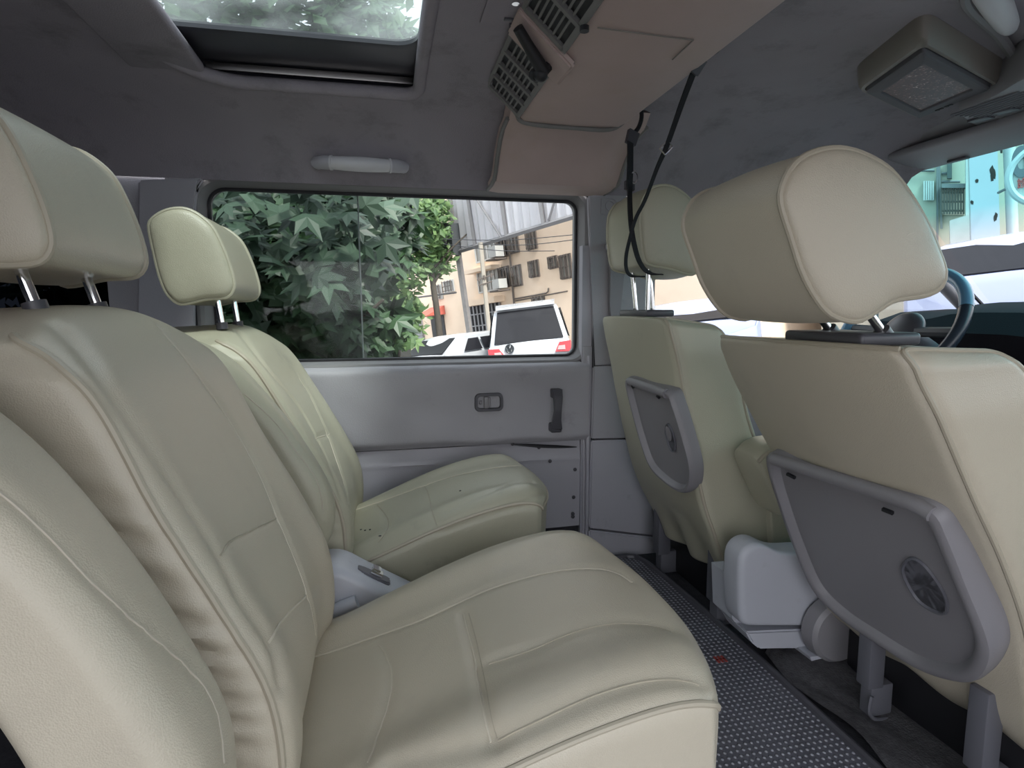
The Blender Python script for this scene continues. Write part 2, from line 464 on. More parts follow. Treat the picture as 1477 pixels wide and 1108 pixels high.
# --- left body side: everything except the sliding door opening
DX0, DX1 = -.545, .645       # sliding door
b = bmesh.new()
def wbox(x0, x1, z0, z1, y0=YW, y1=YW+.09): box(b, (x0, y0, z0), (x1, y1, z1))
wbox(-1.5, DX0, -.04, .72); wbox(-1.5, -1.15, .72, 1.10); wbox(-.70, DX0, .72, 1.10); wbox(-1.5, DX0, 1.10, 1.34)
wbox(DX0, DX1, 1.158, 1.34)
wbox(DX1, .86, -.04, 1.34, YW+.012); wbox(.86, 2.2, -.04, .62, YW+.0); wbox(.86, 1.68, 1.185, 1.36)
wbox(DX0, DX1, -.04, 0)
wl = tag(link('wall_left', b, VINYL, smooth=False), 'grey inner body side of the van', None, None, 'structure')
b = bmesh.new(); box(b, (-1.2, YW+.05, .68), (-.66, YW+.056, 1.13)); tag(link('window_5', b, G_REAR, smooth=False), 'dark tinted rear quarter window', None, None, 'structure')

# C pillar trim behind the far seat
b = bmesh.new()
lp = [at(198, 259, 1, YW-.02), at(292, 256, 1, YW-.02), at(277, 275, 1, YW-.02), at(275, 330, 1, YW-.02), at(280, 520, 1, YW-.02), at(285, 640, 1, YW-.02), at(210, 640, 1, YW-.02), at(200, 480, 1, YW-.02)]
prism(b, lp, (0, .03, 0)); bmesh.ops.bevel(b, geom=b.edges[:], offset=.006, segments=2, affect='EDGES')
tag(link('trim_1', b, VINYL_L), 'smooth light grey pillar trim behind the far rear seat', None, None, 'structure')

# ------------------------------------------------------------------ sliding door (door_1)
d1 = thing('door_1', ((DX0+DX1)/2, YW, 0), 'grey sliding door with large window, padded upper panel and scuffed lower panel', None, None, 'structure')
gx0, gx1 = at(308, 300, 1, YW+.05).x, at(828, 400, 1, YW+.05).x
gx0, gx1 = -.452, .602
gz1, gz0 = 1.137, .660
wi = rrect(gx0, gx1, gz0, gz1, (.045, .045, .02, .045), 8)
def grow(d, top=None, rx=None):
    x0, x1, z0, z1 = gx0-d, gx1+d*.9, gz0-d*.6, gz1+d*.75
    r = .045+d*.8
    return rrect(x0, x1, z0, z1, (r*.7, r, .02+d*.3, r*.7), 8)
b = bmesh.new()
lv = [(0, .075), (0, .046), (.006, .040), (.014, .020), (.020, .008), (.030, .004), (.040, .008), (.046, .016), (.048, .03)]
loft(b, [[Vector((x, YW+dy, z)) for x, z in grow(d)] for d, dy in lv])
link('window_surround', b, TRIMGREY, d1)
b = bmesh.new(); tube(b, [Vector((x, YW+.044, z)) for x, z in grow(.001)], .0055, 6, closed=True); link('window_seal', b, BLACK, d1)
b = bmesh.new(); tube(b, [Vector((x, YW+.007, z)) for x, z in grow(.0445)], .0045, 6, closed=True); link('door_seal', b, BLACK, d1)
w1 = thing('window_1', (.07, YW+.056, .67), 'sliding door window with a vertical glass edge, leafy tree and street outside', None, None, 'structure')
b = bmesh.new(); box(b, (gx0-.02, YW+.054, gz0-.03), (gx1+.02, YW+.059, gz1+.03)); link('fixed_pane', b, G_DOOR, w1, smooth=False)
xs = at(520, 400, 1, YW+.065).x
b = bmesh.new(); box(b, (gx0-.02, YW+.066, gz0-.03), (xs, YW+.070, gz1+.03)); link('sliding_pane', b, glass('sliding_pane_glass', (.72, .75, .74), .05), w1, smooth=False)
b = bmesh.new(); box(b, (xs-.002, YW+.064, gz0-.03), (xs+.002, YW+.072, gz1+.03)); link('pane_edge', b, surf('pane_edge', (.2, .24, .24), rough=.3), w1, smooth=False)

# outer lip of the door around the surround
b = bmesh.new()
oo = [(DX0, 1.172), (DX1, 1.172)]
def grid_panel(bm, x0, x1, z0, z1, yf, nx, nz, th=.02):
    vs = [[bm.verts.new((x0+(x1-x0)*i/nx, yf(x0+(x1-x0)*i/nx, z0+(z1-z0)*j/nz), z0+(z1-z0)*j/nz)) for i in range(nx+1)] for j in range(nz+1)]
    for j in range(nz):
        for i in range(nx): bm.faces.new((vs[j][i], vs[j][i+1], vs[j+1][i+1], vs[j+1][i]))
    # skirts
    def sk(line):
        bk = [bm.verts.new((v.co.x, YW+.06, v.co.z)) for v in line]
        for a, c, d, e in zip(line, line[1:], bk[1:], bk): bm.faces.new((a, c, d, e))
    sk(vs[0]); sk(vs[-1]); sk([r[0] for r in vs]); sk([r[-1] for r in vs])
def g2(x, z, cx, cz, sx, sz): return math.exp(-((x-cx)/sx)**2-((z-cz)/sz)**2)
zgroove = .392
def yupper(x, z):
    y = YW-.018
    e = min(z-zgroove, .655-z); y += .016*math.exp(-(e/.012)**2) if e < .05 else 0
    # rolled top edge
    if z > .61: y += .05*((z-.61)/.045)**3
    # long scooped recess round the latch
    q = ((x-.42)/.30)**2+((z-.515)/.085)**2
    y += .012*math.exp(-max(0, q)**2*1.2)
    y += .0015*math.sin(x*31+z*9)*math.sin(z*40)
    # buckled lower hem towards the pillar
    y += -.008*math.exp(-((z-zgroove-.006)/.012)**2)*(.5+.5*math.sin(x*26)) if x > .15 else 0
    return y
b = bmesh.new(); grid_panel(b, DX0+.005, DX1-.012, zgroove, .662, yupper, 120, 46)
link('upper_door_panel', b, VINYL, d1)
def ylower(x, z):
    y = YW+.004
    y -= .003*math.exp(-((z-.34+.02*(x))/.004)**2)
    if x > .33: y += .012*g2(x, z, .45, .375, .12, .02)
    return y+.0015*math.sin(x*18+z*22)
b = bmesh.new(); grid_panel(b, DX0+.005, DX1-.035, .105, zgroove-.004, ylower, 80, 40)
link('lower_door_panel', b, VINYL_L, d1)
b = bmesh.new(); box(b, (DX0, YW+.02, .0), (DX1-.03, YW+.03, zgroove+.01)); link('panel_backing', b, DARK, d1, smooth=False)
b = bmesh.new()   # door frame channel down the front edge
for xx, rr in ((DX1-.025, .005), (DX1-.012, .006)):
    tube(b, [(xx, YW-.004, z/20*(zgroove if rr < .0055 else .66)) for z in range(21)], rr, 8)
box(b, (DX1-.034, YW+.0, 0), (DX1-.002, YW+.04, 1.0))
link('edge_channel', b, VINYL_L, d1)
b = bmesh.new(); tube(b, [(DX1+.004, YW-.006, z/20*1.13) for z in range(21)], .005, 8); link('edge_rubber', b, BLACK, d1)
b = bmesh.new(); box(b, (DX1-.03, YW-.005, zgroove), (DX1, YW+.04, .69), .003); link('edge_cover', b, VINYL, d1)
# screws
for (px, py) in ((647, 639), (739, 640), (777, 645), (829, 677), (827, 717), (826, 741), (826, 745), (793, 665)):
    p = at(px, py, 1, YW+.002)
    b = bmesh.new(); bmesh.ops.create_uvsphere(b, u_segments=10, v_segments=6, radius=.0062)
    for v in b.verts: v.co = Vector((p.x+v.co.x, YW-.001+v.co.y*.6, p.z+v.co.z))
    link('screw', b, PLASTIC_D, d1)
b = bmesh.new()  # torn gap of the lower panel under the hem
q0, q1 = at(738, 641, 1, YW-.004), at(832, 645, 1, YW-.004)
tube(b, catmull([q0, (q0+q1)/2+Vector((0, 0, -.002)), q1], 14), [.001+.0045*math.sin(PI*k/13) for k in range(14)], 6); link('torn_gap', b, BLACK, d1)
# latch bezel
p0, p1 = at(686, 569, 1, YW-.02), at(726, 593, 1, YW-.02)
lt = link('latch_bezel', (lambda b: (loft(b, [[Vector((x, YW-.004, z)) for x, z in rrect(p0.x-.002, p1.x+.002, p1.z-.002, p0.z+.002, .016, 6)],
    [Vector((x, YW-.018, z)) for x, z in rrect(p0.x, p1.x, p1.z, p0.z, .015, 6)],
    [Vector((x, YW-.018, z)) for x, z in rrect(p0.x+.007, p1.x-.007, p1.z+.008, p0.z-.008, .009, 6)],
    [Vector((x, YW-.001, z)) for x, z in rrect(p0.x+.009, p1.x-.009, p1.z+.010, p0.z-.010, .008, 6)]], cap1=True), b)[1])(bmesh.new()), PLASTIC_D, d1)
b = bmesh.new(); cx, cz = (p0.x+p1.x)/2, (p0.z+p1.z)/2
box(b, (cx-.016, YW-.019, cz-.018), (cx-.002, YW-.003, cz+.018), .003); box(b, (cx-.002, YW-.016, cz-.016), (cx+.004, YW-.003, cz+.016), .002)
link('latch_lever', b, PLASTIC_G, d1)
b = bmesh.new(); box(b, (p0.x+.012, YW-.012, cz-.006), (p0.x+.022, YW-.004, cz+.006), .003); link('lock_button', b, PLASTIC_G, d1)
# pull handle
pa, pb = at(803, 563, 1, YW-.03), at(801, 618, 1, YW-.03)
b = bmesh.new()
strap(b, [(pa.x, YW-.03, pa.z), (pa.x+.0, YW-.044, pa.z-.02), (pa.x-.002, YW-.05, (pa.z+pb.z)/2), (pb.x, YW-.046, pb.z+.03), (pb.x, YW-.04, pb.z)], [.034, .028, .022, .026, .036], .014, (1, 0, 0))
box(b, (pa.x-.016, YW-.036, pa.z-.024), (pa.x+.016, YW-.01, pa.z+.004), .004); box(b, (pb.x-.018, YW-.044, pb.z-.012), (pb.x+.018, YW-.01, pb.z+.018), .006)
bmesh.ops.bevel(b, geom=[e for e in b.edges if e.calc_length() > .02], offset=.002, segments=1, affect='EDGES')
link('pull_handle', b, PLASTIC_D, d1)
# carpeted sill corner at bottom
b = bmesh.new(); box(b, (.45, YW-.06, 0), (DX1-.03, YW-.0, .03), .004); link('sill_step', b, CARPET, d1)

# ------------------------------------------------------------------ B pillar
bp_ = thing('trim_2', (.74, YW, 0), 'grey plastic pillar trim in stacked sections between sliding door and front door', None, None, 'structure')
def pil(name, pix, y, th, m):
    b = bmesh.new(); prism(b, [at(px, py, 1, y) for px, py in pix], (0, th, 0)); bmesh.ops.bevel(b, geom=b.edges[:], offset=.004, segments=2, affect='EDGES'); return link(name, b, m, bp_)
pil('upper_section', [(849, 282), (905, 278), (893, 400), (888, 470), (890, 527), (857, 527), (853, 400)], YW-.012, .05, VINYL)
pil('middle_section', [(856, 529), (900, 527), (930, 632), (853, 633)], YW-.02, .05, VINYL)
pil('lower_section', [(853, 636), (930, 634), (945, 773), (850, 762)], YW-.022, .05, VINYL_L)
pil('kick_section', [(850, 765), (945, 776), (962, 835), (850, 822)], YW-.028, .05, VINYL_L)
pil('retractor_cover', [(893, 300), (920, 296), (915, 340), (900, 400), (893, 470), (896, 530), (886, 530), (880, 440), (880, 360)], YW-.03, .03, PLASTIC_G)
b = bmesh.new()  # embossed mark
e0 = at(880, 297, 1, YW-.014)
tube(b, [e0+Vector((math.cos(a)*.014, 0, math.sin(a)*.014)) for a in [k*PI/12 for k in range(24)]], .0012, 5, closed=True)
lpz = rrect(e0.x-.028, e0.x+.024, e0.z-.026, e0.z+.022, (.02, .004, .004, .02), 4)
tube(b, [Vector((x, YW-.013, z)) for x, z in lpz], .0012, 5, closed=True); link('embossed_mark', b, VINYL, bp_)
b = bmesh.new(); pk = at(883, 355, 1, YW-.05)
tube(b, [pk, pk+Vector((0, .03, 0))], .012, 12); link('coat_hook', b, VINYL_L, bp_)

# seal strip over front door window
b = bmesh.new(); pts = [at(935, 272, 1, YW-.01), at(945, 263, 1, YW-.01), at(1040, 266, 1, YW-.01), at(1180, 275, 1, YW-.01)]
tube(b, catmull(pts, 24), .006, 6); link('front_window_bead', b, VINYL_L, wl)
b = bmesh.new(); prism(b, [Vector((x, YW+.04, z)) for x, z in ((.86, .60), (2.15, .60), (2.15, .78), (1.68, 1.2), (.86, 1.2))], (0, .006, 0)); tag(link('window_4', b, G_FRONT, smooth=False), 'driver door window', None, None, 'structure')
b = bmesh.new(); box(b, (1.0, YW-.02, 1.10), (1.6, YW+.045, 1.19), .01); link('front_window_shade_strip', b, PLASTIC_D, wl)

# right body side and back of the van (behind the camera)
b = bmesh.new()
box(b, (-1.5, YR-.06, -.04), (-.75, YR, .62)); box(b, (-1.5, YR-.06, 1.12), (2.2, YR, 1.36)); box(b, (-1.5, YR-.06, .6), (-1.4, YR, 1.15)); box(b, (-.80, YR-.06, .6), (-.72, YR, 1.15))
box(b, (.62, YR-.06, -.04), (.75, YR, 1.15)); box(b, (.75, YR-.06, -.04), (2.2, YR, .60)); box(b, (1.75, YR-.06, .6), (2.2, YR, .8))
tag(link('wall_right', b, VINYL, smooth=False), 'unseen right body side, left wide open to let daylight in', None, None, 'structure')  # unseen side, its door opening added to brighten the interior
b = bmesh.new()
box(b, (-1.54, YR, -.04), (-1.46, YW+.06, .68)); box(b, (-1.54, YR, 1.12), (-1.46, YW+.06, 1.36)); box(b, (-1.54, YR, .6), (-1.46, YR+.15, 1.15)); box(b, (-1.54, YW-.12, .6), (-1.46, YW+.06, 1.15))
tag(link('wall_rear', b, VINYL, smooth=False), 'tailgate inner panel', None, None, 'structure')
b = bmesh.new(); box(b, (-1.51, YR, .66), (-1.505, YW, 1.14)); tag(link('window_6', b, G_REAR, smooth=False), 'tinted tailgate window', None, None, 'structure')

b = bmesh.new(); box(b, (-1.42, YR-.03, .60), (-.78, YR-.024, 1.13)); tag(link('window_7', b, G_REAR, smooth=False), 'unseen right rear quarter pane, tinted to darken the cabin rear', None, None, 'structure')  # unseen pane added to cut the light reaching the rear
# ------------------------------------------------------------------ windscreen, header, dash
wsz = lambda x: 1.255-(x-1.70)*.93
b = bmesh.new()
v = [b.verts.new(p) for p in ((1.66, YR+.02, 1.292), (1.66, YW-.02, 1.292), (2.2, YW-.02, .79), (2.2, YR+.02, .79))]; b.faces.new(v)
bmesh.ops.solidify(b, geom=b.faces[:], thickness=.005)
tag(link('window_3', b, G_WIND, smooth=False), 'windscreen with a green shade band along its top', None, None, 'structure')
b = bmesh.new()
hd = lambda y: [Vector((1.52, y, zceil(1.52, min(YW-.2, max(YR+.2, y)))+.01)), Vector((1.545, y, 1.30)), Vector((1.60, y, 1.272)), Vector((1.665, y, 1.258)), Vector((1.695, y, 1.254)), Vector((1.70, y, 1.262)), Vector((1.66, y, 1.34))]
loft(b, [hd(YR+(YW-YR)*k/20) for k in range(21)], closed=False)
head = link('trim_3', b, PLASTIC_G); tag(head, 'grey trim along the top of the windscreen', None, None, 'structure')
# sun visor lying along the header
vis = thing('sun_visor', (1.58, 1.2, 1.262), 'grey sun visor folded up against the roof above the windscreen', 'sun visor')
b = bmesh.new(); box(b, (1.54, .92, 1.252), (1.675, 1.60, 1.275), .009, 3, M=None)
for v in b.verts: v.co.z += (1.57-v.co.x)*.22
link('visor_panel', b, PLASTIC_G, vis)
b = bmesh.new(); pc = at(1388, 213, 0, 1.665)
box(b, (pc.x-.02, pc.y-.03, 1.228), (pc.x+.0, pc.y+.03, 1.246), .004); link('visor_clip', b, PLASTIC_D, vis)
# dashboard
dash = thing('dashboard', (1.85, .75, 0), 'black dashboard below the windscreen beyond the front seats', 'dashboard')
b = bmesh.new()
ds = lambda y, h: [Vector((2.2, y, .80)), Vector((2.0, y, .80)), Vector((1.80, y, .79+h)), Vector((1.70, y, .76+h)), Vector((1.66, y, .70+h)), Vector((1.70, y, .50)), Vector((1.85, y, .0)), Vector((2.2, y, 0))]
loft(b, [ds(YR+(YW-YR)*k/30, .03*math.exp(-((YR+(YW-YR)*k/30-1.35)/.2)**4)) for k in range(31)], cap0=True, cap1=True)
link('dash_body', b, surf('dash_black', (.012, .011, .015), rough=.95, spec=.1, bump=.3, bscale=400), dash)
b = bmesh.new(); box(b, (1.62, .70, .52), (1.72, 1.02, .76), .015, 3); link('centre_stack', b, PLASTIC_D, dash)
# a pillar
b = bmesh.new(); tube(b, [(1.63, YW-.01, 1.27), (1.78, YW-.015, 1.085), (1.90, YW-.02, .93), (2.09, YW-.02, .785)], .026, 10); tag(link('trim_4', b, PLASTIC_G), 'grey windscreen pillar on the driver side', None, None, 'structure')
b = bmesh.new(); tube(b, [(1.70, YW+.01, .6), (1.70, YW+.01, 1.15)], .012, 8); link('quarter_window_bar', b, PLASTIC_D, wl)
b = bmesh.new(); tube(b, [(1.70, YW-.035, 1.225), (1.82, YW-.04, 1.075), (1.93, YW-.045, .945), (2.12, YW-.045, .80)], .006, 6); link('windscreen_seal', b, BLACK, bpy.data.objects['trim_4'])
# steering wheel
sw = thing('steering_wheel', (1.50, 1.36, .80), 'blue and black steering wheel in front of the driver seat', 'steering wheel')
cw = Vector((1.455, 1.43, .745)); ax = Vector((-.86, 0, .50)).normalized(); u = Vector((0, 1, 0)); w = ax.cross(u).normalized()
def ringpts(r, n, a0=0, a1=2*PI): return [cw+(u*math.cos(a0+(a1-a0)*k/n)+w*math.sin(a0+(a1-a0)*k/n))*r for k in range(n)]
b = bmesh.new(); tube(b, ringpts(.185, 64), .0165, 14, closed=True)
link('rim', b, surf('wheel_leather', (.02, .03, .045), rough=.3), sw)
for a0, a1 in ((PI*1.12, PI*1.42), (PI*1.75, PI*2.05), (PI*.3, PI*.6)):
    b = bmesh.new(); tube(b, ringpts(.185, 16, a0, a1), .0172, 14); link('rim_grip', b, surf('wheel_blue', (.10, .22, .34), rough=.25), sw)
b = bmesh.new()
for a in (0, PI, PI*.5 if w.z < 0 else PI*1.5): tube(b, [cw-ax*.02, cw-ax*.01+(u*math.cos(a)+w*math.sin(a))*.18], .014, 8)
link('spokes', b, PLASTIC_D, sw)
b = bmesh.new(); bmesh.ops.create_uvsphere(b, u_segments=24, v_segments=12, radius=.065)
M_ = Matrix.Translation(cw-ax*.02) @ ax.to_track_quat('Z', 'Y').to_matrix().to_4x4() @ Matrix.Diagonal((1, 1, .4, 1))
for v in b.verts: v.co = M_ @ v.co
link('hub', b, PLASTIC_D, sw)
b = bmesh.new(); tube(b, [cw-ax*.03, cw-ax*.26], .03, 12); link('column', b, PLASTIC_D, sw)

# ================================================================== SEATS
def headrest(prof, y0, y1, parent, label=None, leather=LEATHER, posts=None, bulge=.012, flip=None):
    P = catmull([(x, 0, z) for x, z in prof], 72, closed=True); P = even(P, 72, closed=True)
    c = sum(P, Vector())/len(P)
    W = y1-y0
    def lp(s, y): return [Vector((c.x+(p.x-c.x)*s, y, c.z+(p.z-c.z)*s)) for p in P]
    half = [(.02, -.007), (.25, -.0068), (.5, -.006), (.72, -.0045), (.86, -.002), (.93, .0005), (.965, .005), (.978, .011), (.985, .018)]
    sl = [(s, y0+y) for s, y in half]
    for k in range(1, 14):
        t = k/14; sl.append((.985+bulge*2*math.sin(PI*t)**.8, y0+.018+(W-.036)*t))
    sl += [(s, y1-y) for s, y in half[::-1]]
    b = bmesh.new(); loft(b, [lp(s, y) for s, y in sl], True, True)
    o = link('headrest', b, leather, parent)
    for yy in (y0+.008, y1-.008):
        b = bmesh.new(); tube(b, lp(.979, yy), .0042, 8, closed=True); link('piping', b, PIPE if leather is LEATHER else leather, o)
    return o
def post(parent, a, c, r=.0062):
    b = bmesh.new(); tube(b, [a, c], r, 12); o = link('headrest_post', b, CHROME, parent)
    b = bmesh.new(); d = (Vector(c)-Vector(a)).normalized(); tube(b, [Vector(c)-d*.008, Vector(c)+d*.006], r*1.9, 12); link('post_guide', b, PLASTIC_D, o)
def capprof(pix, Y): return [(lambda p: (p.x, p.z))(at(a, c, 1, Y)) for a, c in pix]
FRcap = [(213, 318), (231, 304), (253, 298.5), (274, 302), (296, 316.6), (310.5, 334.6), (326.7, 370.8), (337, 405), (336, 421), (325, 430), (296, 432), (267, 438.6), (252.7, 437.5), (238, 423), (227, 396), (220, 367), (213, 335)]
prof_rear = capprof(FRcap, 1.28)

def rear_backrest(y0, y1, parent, leather, wr=False, fx=0, fz=0):
    Fr = [(-.13, .16), (-.095, .25), (-.085, .32), (-.095, .40), (-.135, .49), (-.18, .585), (-.235, .695), (-.272, .742), (-.325, .775)]
    Bk = [(-.24, .14), (-.25, .25), (-.27, .34), (-.30, .43), (-.34, .52), (-.385, .61), (-.43, .70), (-.455, .745), (-.475, .768)]
    Fr = [(x+fx*(1 if i < 6 else .6), z+fz*(i/8)) for i, (x, z) in enumerate(Fr)]; Bk = [(x, z+fz*(i/8)) for i, (x, z) in enumerate(Bk)]
    def dsp(a, t, v):
        d = (.020 if a > 0 else .010)*math.exp(-((abs(a)-.80)/.20)**2)*t*(1 if v < .5 else max(0, 1-(v-.5)/.35))
        d += .007*math.cos(a*PI/2)*math.exp(-((v-.3)/.2)**2)*t
        return d
    def yd(a, t, v):
        if not wr or a > -.9: return 0
        m = math.exp(-((t-.58)/.24)**2)*(.72+.28*math.sin(v*43+.6))*max(0, min(1, (-.9-a)/.06))*max(0, math.sin(PI*max(0, min(1, (v-.22)/.50))))**.7
        ph = v*138+7*t+2.0*math.sin(v*17)
        return -(.0085*math.sin(ph)+.002*math.sin(ph*.53+1))*m
    return Pad(Fr, Bk, y0, y1, r=.026, T=.15, H=.66, width=((0, .97), (.6, 1), (.80, .965), (.93, .91), (1, .77)), disp=dsp, step=.0058, crown=.028, yd=yd)
def rear_cushion(y0, y1, x1=.40):
    k = x1-.40
    Fr = [(-.22, .225), (-.1, .252), (0, .290), (.1+k*.3, .329), (.2+k*.5, .360), (.3+k*.8, .377), (.37+k, .372), (.405+k, .350)]
    Bk = [(-.2, .12), (0, .12), (.1, .12), (.2, .125), (.3+k, .13), (.37+k, .14), (.395+k, .16)]
    def dsp(a, t, v):
        d = .016*math.cos(max(-1, min(1, a))*PI/2)**.8*t if abs(a) < 1 else 0
        d += .014*math.exp(-((abs(a)-.72)/.18)**2)*t*(1 if v < .8 else max(0, 1-(v-.8)/.15))
        if v > .88: d -= .0
        return d
    return Pad(Fr, Bk, y0, y1, r=.022, T=.20, H=.64, width=((0, .96), (.6, 1), (.84, 1), (.93, .965), (1, .86)), disp=dsp, step=.0065, bow=.05)
def pad_pipe(pad, side, v0, v1, parent, r=.0042, off=.30, tt=1, n=60, name='piping', m=PIPE, over_end=False):
    """piping on the rounded edge of a pad. side -1 near / +1 far"""
    R = pad.r; k = R*(1-.7071)
    pts = []
    for i in range(n):
        c = -pad.H/2+pad.H*(v0+(v1-v0)*i/(n-1))
        pts.append(pad.map(Vector((side*(pad.W/2-k), tt*(pad.T/2-k), c))))
    if over_end:
        a1 = pad.W/2-k; e = pad.H/2-k
        pts = [p for p in pts]
        for i in range(1, 40): pts.append(pad.map(Vector((side*(a1-2*a1*i/39), tt*(pad.T/2-k), e))))
    b = bmesh.new(); tube(b, even(pts, len(pts)*2), r, 8); return link(name, b, m, parent)
def ring_pipe(pad, side, parent, r=.004, vmin=.02, m=PIPE, name='piping'):
    """piping all round the side panel: up the front edge, over the top, down the back edge"""
    R = pad.r; k = R*(1-.7071); A = side*(pad.W/2-k); pts = []
    n = 60
    for i in range(n): pts.append(pad.map(Vector((A, pad.T/2-k, -pad.H/2+pad.H*vmin+(pad.H*(1-vmin)-R)*i/(n-1)))))
    for i in range(1, 8):
        an = PI/2*i/8; q = R*.7071
        pts.append(pad.map(Vector((A, pad.T/2-R+q*math.cos(an), pad.H/2-R+q*math.sin(an)))))
    for i in range(14): pts.append(pad.map(Vector((A, (pad.T/2-R)*(1-2*i/13), pad.H/2-k))))
    for i in range(1, 8):
        an = PI/2+PI/2*i/8; q = R*.7071
        pts.append(pad.map(Vector((A, -pad.T/2+R+q*math.cos(an), pad.H/2-R+q*math.sin(an)))))
    for i in range(n): pts.append(pad.map(Vector((A, -pad.T/2+k, pad.H/2-R-(pad.H*(1-vmin)-R)*i/(n-1)))))
    b = bmesh.new(); tube(b, pts, r, 8); return link(name, b, m, parent)

# ---------------- near rear seat
nr = thing('rear_seat', (-.05, .82, 0), 'large cream leather rear seat nearest the camera, its padded armrest folded up', 'car seat', 'cream rear seats')
pad = rear_backrest(.60, 1.055, nr, LEATHER, wr=True, fx=-.030, fz=.036)
sm = SeamMesh(pad.bm)
bk_near = bmesh.new()
specs = [
    ('insert_seam', [(228, 468), (262, 508), (330, 600), (375, 680), (400, 740), (430, 812), (450, 872), (457, 915)], .0019, THREAD, .0045, .007),
    ('cross_seam', [(322, 798), (332, 782), (352, 770), (400, 747)], .0013, PIPE, .003, .005),
    ('lower_cross_seam', [(394, 925), (402, 905), (420, 882), (446, 858)], .0016, THREAD, .003, .006),
    ('insert_crease', [(85, 470), (125, 512), (183, 595), (250, 692), (318, 800), (350, 862), (392, 925), (408, 985)], 0, THREAD, .0060, .011),
]
res = [(s, sm.path(s[1])) for s in specs]
for s, p in res: sm.groove(p, s[4], s[5])
me_bm = pad.bm
tree = BVHTree.FromBMesh(me_bm)
back = link('backrest', me_bm.copy(), LEATHER, nr)
def add_seams(res, tree, parent):
    for s, path in res:
        if len(path) < 3 or s[2] <= 0: continue
        pts = [tree.find_nearest(p)[0]+n*s[2]*.3 for p, n in path]
        pts = even(catmull(pts, len(pts)*2), max(40, len(pts)))
        for it in range(14):
            pts = [pts[0]]+[(a_+b_*2+c_)/4 for a_, b_, c_ in zip(pts, pts[1:], pts[2:])]+[pts[-1]]
        pts = [tree.find_nearest(p)[0]+(p-tree.find_nearest(p)[0])*.3 for p in pts]
        b = bmesh.new(); tube(b, pts, s[2], 6); link(s[0], b, s[3], parent)
add_seams(res, tree, back)
pad_pipe(pad, -1, .02, .96, back); pad_pipe(pad, 1, .1, .96, back)
cpad = rear_cushion(.535, 1.06)
sm = SeamMesh(cpad.bm)
specs = [
    ('bolster_seam', [(453, 946), (540, 917), (620, 888), (700, 850), (790, 824), (860, 818), (895, 826), (912, 838)], .0018, THREAD, .0035, .007),
    ('flute_seam', [(705, 955), (760, 937), (830, 908), (890, 896), (950, 900), (968, 908)], .0011, PIPE, .0035, .012),
    ('flute_seam', [(715, 1066), (780, 1036), (850, 1003), (920, 982), (975, 977), (1010, 985)], .0011, PIPE, .004, .012),
    ('cross_stitch', [(667, 884), (678, 925), (690, 985), (704, 1064)], .0014, THREAD, .005, .006),
    ('cross_stitch', [(675, 884), (686, 925), (698, 985), (712, 1062)], .0008, PIPE, .001, .006),
    ('rear_seam', [(546, 927), (558, 948), (564, 975), (558, 1015), (542, 1060), (530, 1096)], .0013, THREAD, .004, .007),
    ('near_bolster_crease', [(560, 1104), (640, 1085), (715, 1066)], 0, PIPE, .004, .012),
]
res = [(s, sm.path(s[1])) for s in specs]
for s, p in res: sm.groove(p, s[4], s[5])
tree = BVHTree.FromBMesh(cpad.bm)
cush = link('cushion', cpad.bm.copy(), LEATHER, nr); add_seams(res, tree, cush)
pad_pipe(cpad, -1, .05, .985, cush, over_end=False)
def front_pipe(pd, parent, m=PIPE):
    R = pd.r; k = R*(1-.7071); a1 = pd.W/2-k; pts = []
    for i in range(50): pts.append(pd.map(Vector((-a1, pd.T/2-k, -pd.H/2+pd.H*.05+(pd.H*.95-R)*i/49))))
    for i in range(1, 7): q = PI/2*i/7; pts.append(pd.map(Vector((-(pd.W/2-R)-R*.7071*math.cos(q), pd.T/2-k, pd.H/2-R+R*.7071*math.sin(q)))))
    for i in range(30): pts.append(pd.map(Vector((-(pd.W/2-R)*(1-2*i/29), pd.T/2-k, pd.H/2-k))))
    for i in range(1, 7): q = PI/2*i/7; pts.append(pd.map(Vector(((pd.W/2-R)+R*.7071*math.sin(q), pd.T/2-k, pd.H/2-R+R*.7071*math.cos(q)))))
    for i in range(50): pts.append(pd.map(Vector((a1, pd.T/2-k, pd.H/2-R-(pd.H*.95-R)*i/49))))
    b = bmesh.new(); tube(b, even(catmull(pts, 300), 260), .0040, 8); link('piping', b, m, parent)
for ch in [o for o in col.objects if o.parent == cush and o.name.startswith('piping')]: bpy.data.objects.remove(ch)
front_pipe(cpad, cush)
prof_near = [(x-.036, z+.020) for x, z in prof_rear]
hr = headrest(prof_near, .685, .945, nr)
post(nr, (-.385, .74, .88), (-.365, .74, .805)); post(nr, (-.385, .885, .88), (-.365, .885, .805))
# folded armrest
def armrest_pad(fr, bk, y0, y1, H, r=.03, T=.13, step=.009):
    return Pad(fr, bk, y0, y1, r=r, T=T, H=H, width=((0, .9), (.15, 1), (.9, 1), (1, .9)), disp=lambda a, t, v: .006*math.cos(max(-1, min(1, a))*PI/2)*t, step=step)
fr = [(-.225, .20), (-.16, .27), (-.148, .36), (-.150, .44), (-.185, .53), (-.225, .61), (-.275, .69), (-.33, .745), (-.41, .79)]
bk = [(-.222, .215), (-.232, .29), (-.247, .38), (-.263, .46), (-.297, .545), (-.34, .61), (-.41, .66), (-.44, .70), (-.47, .74)]
ap = armrest_pad(fr, bk, .445, .565, .60, r=.032, T=.14)
sm = SeamMesh(ap.bm)
st = ('armrest_stitch', [(-5, 702), (50, 748), (100, 800), (160, 862), (220, 915), (270, 958), (305, 1000), (322, 1045), (326, 1100)], .0011, THREAD2, .003, .006)
res = [(st, sm.path(st[1]))]
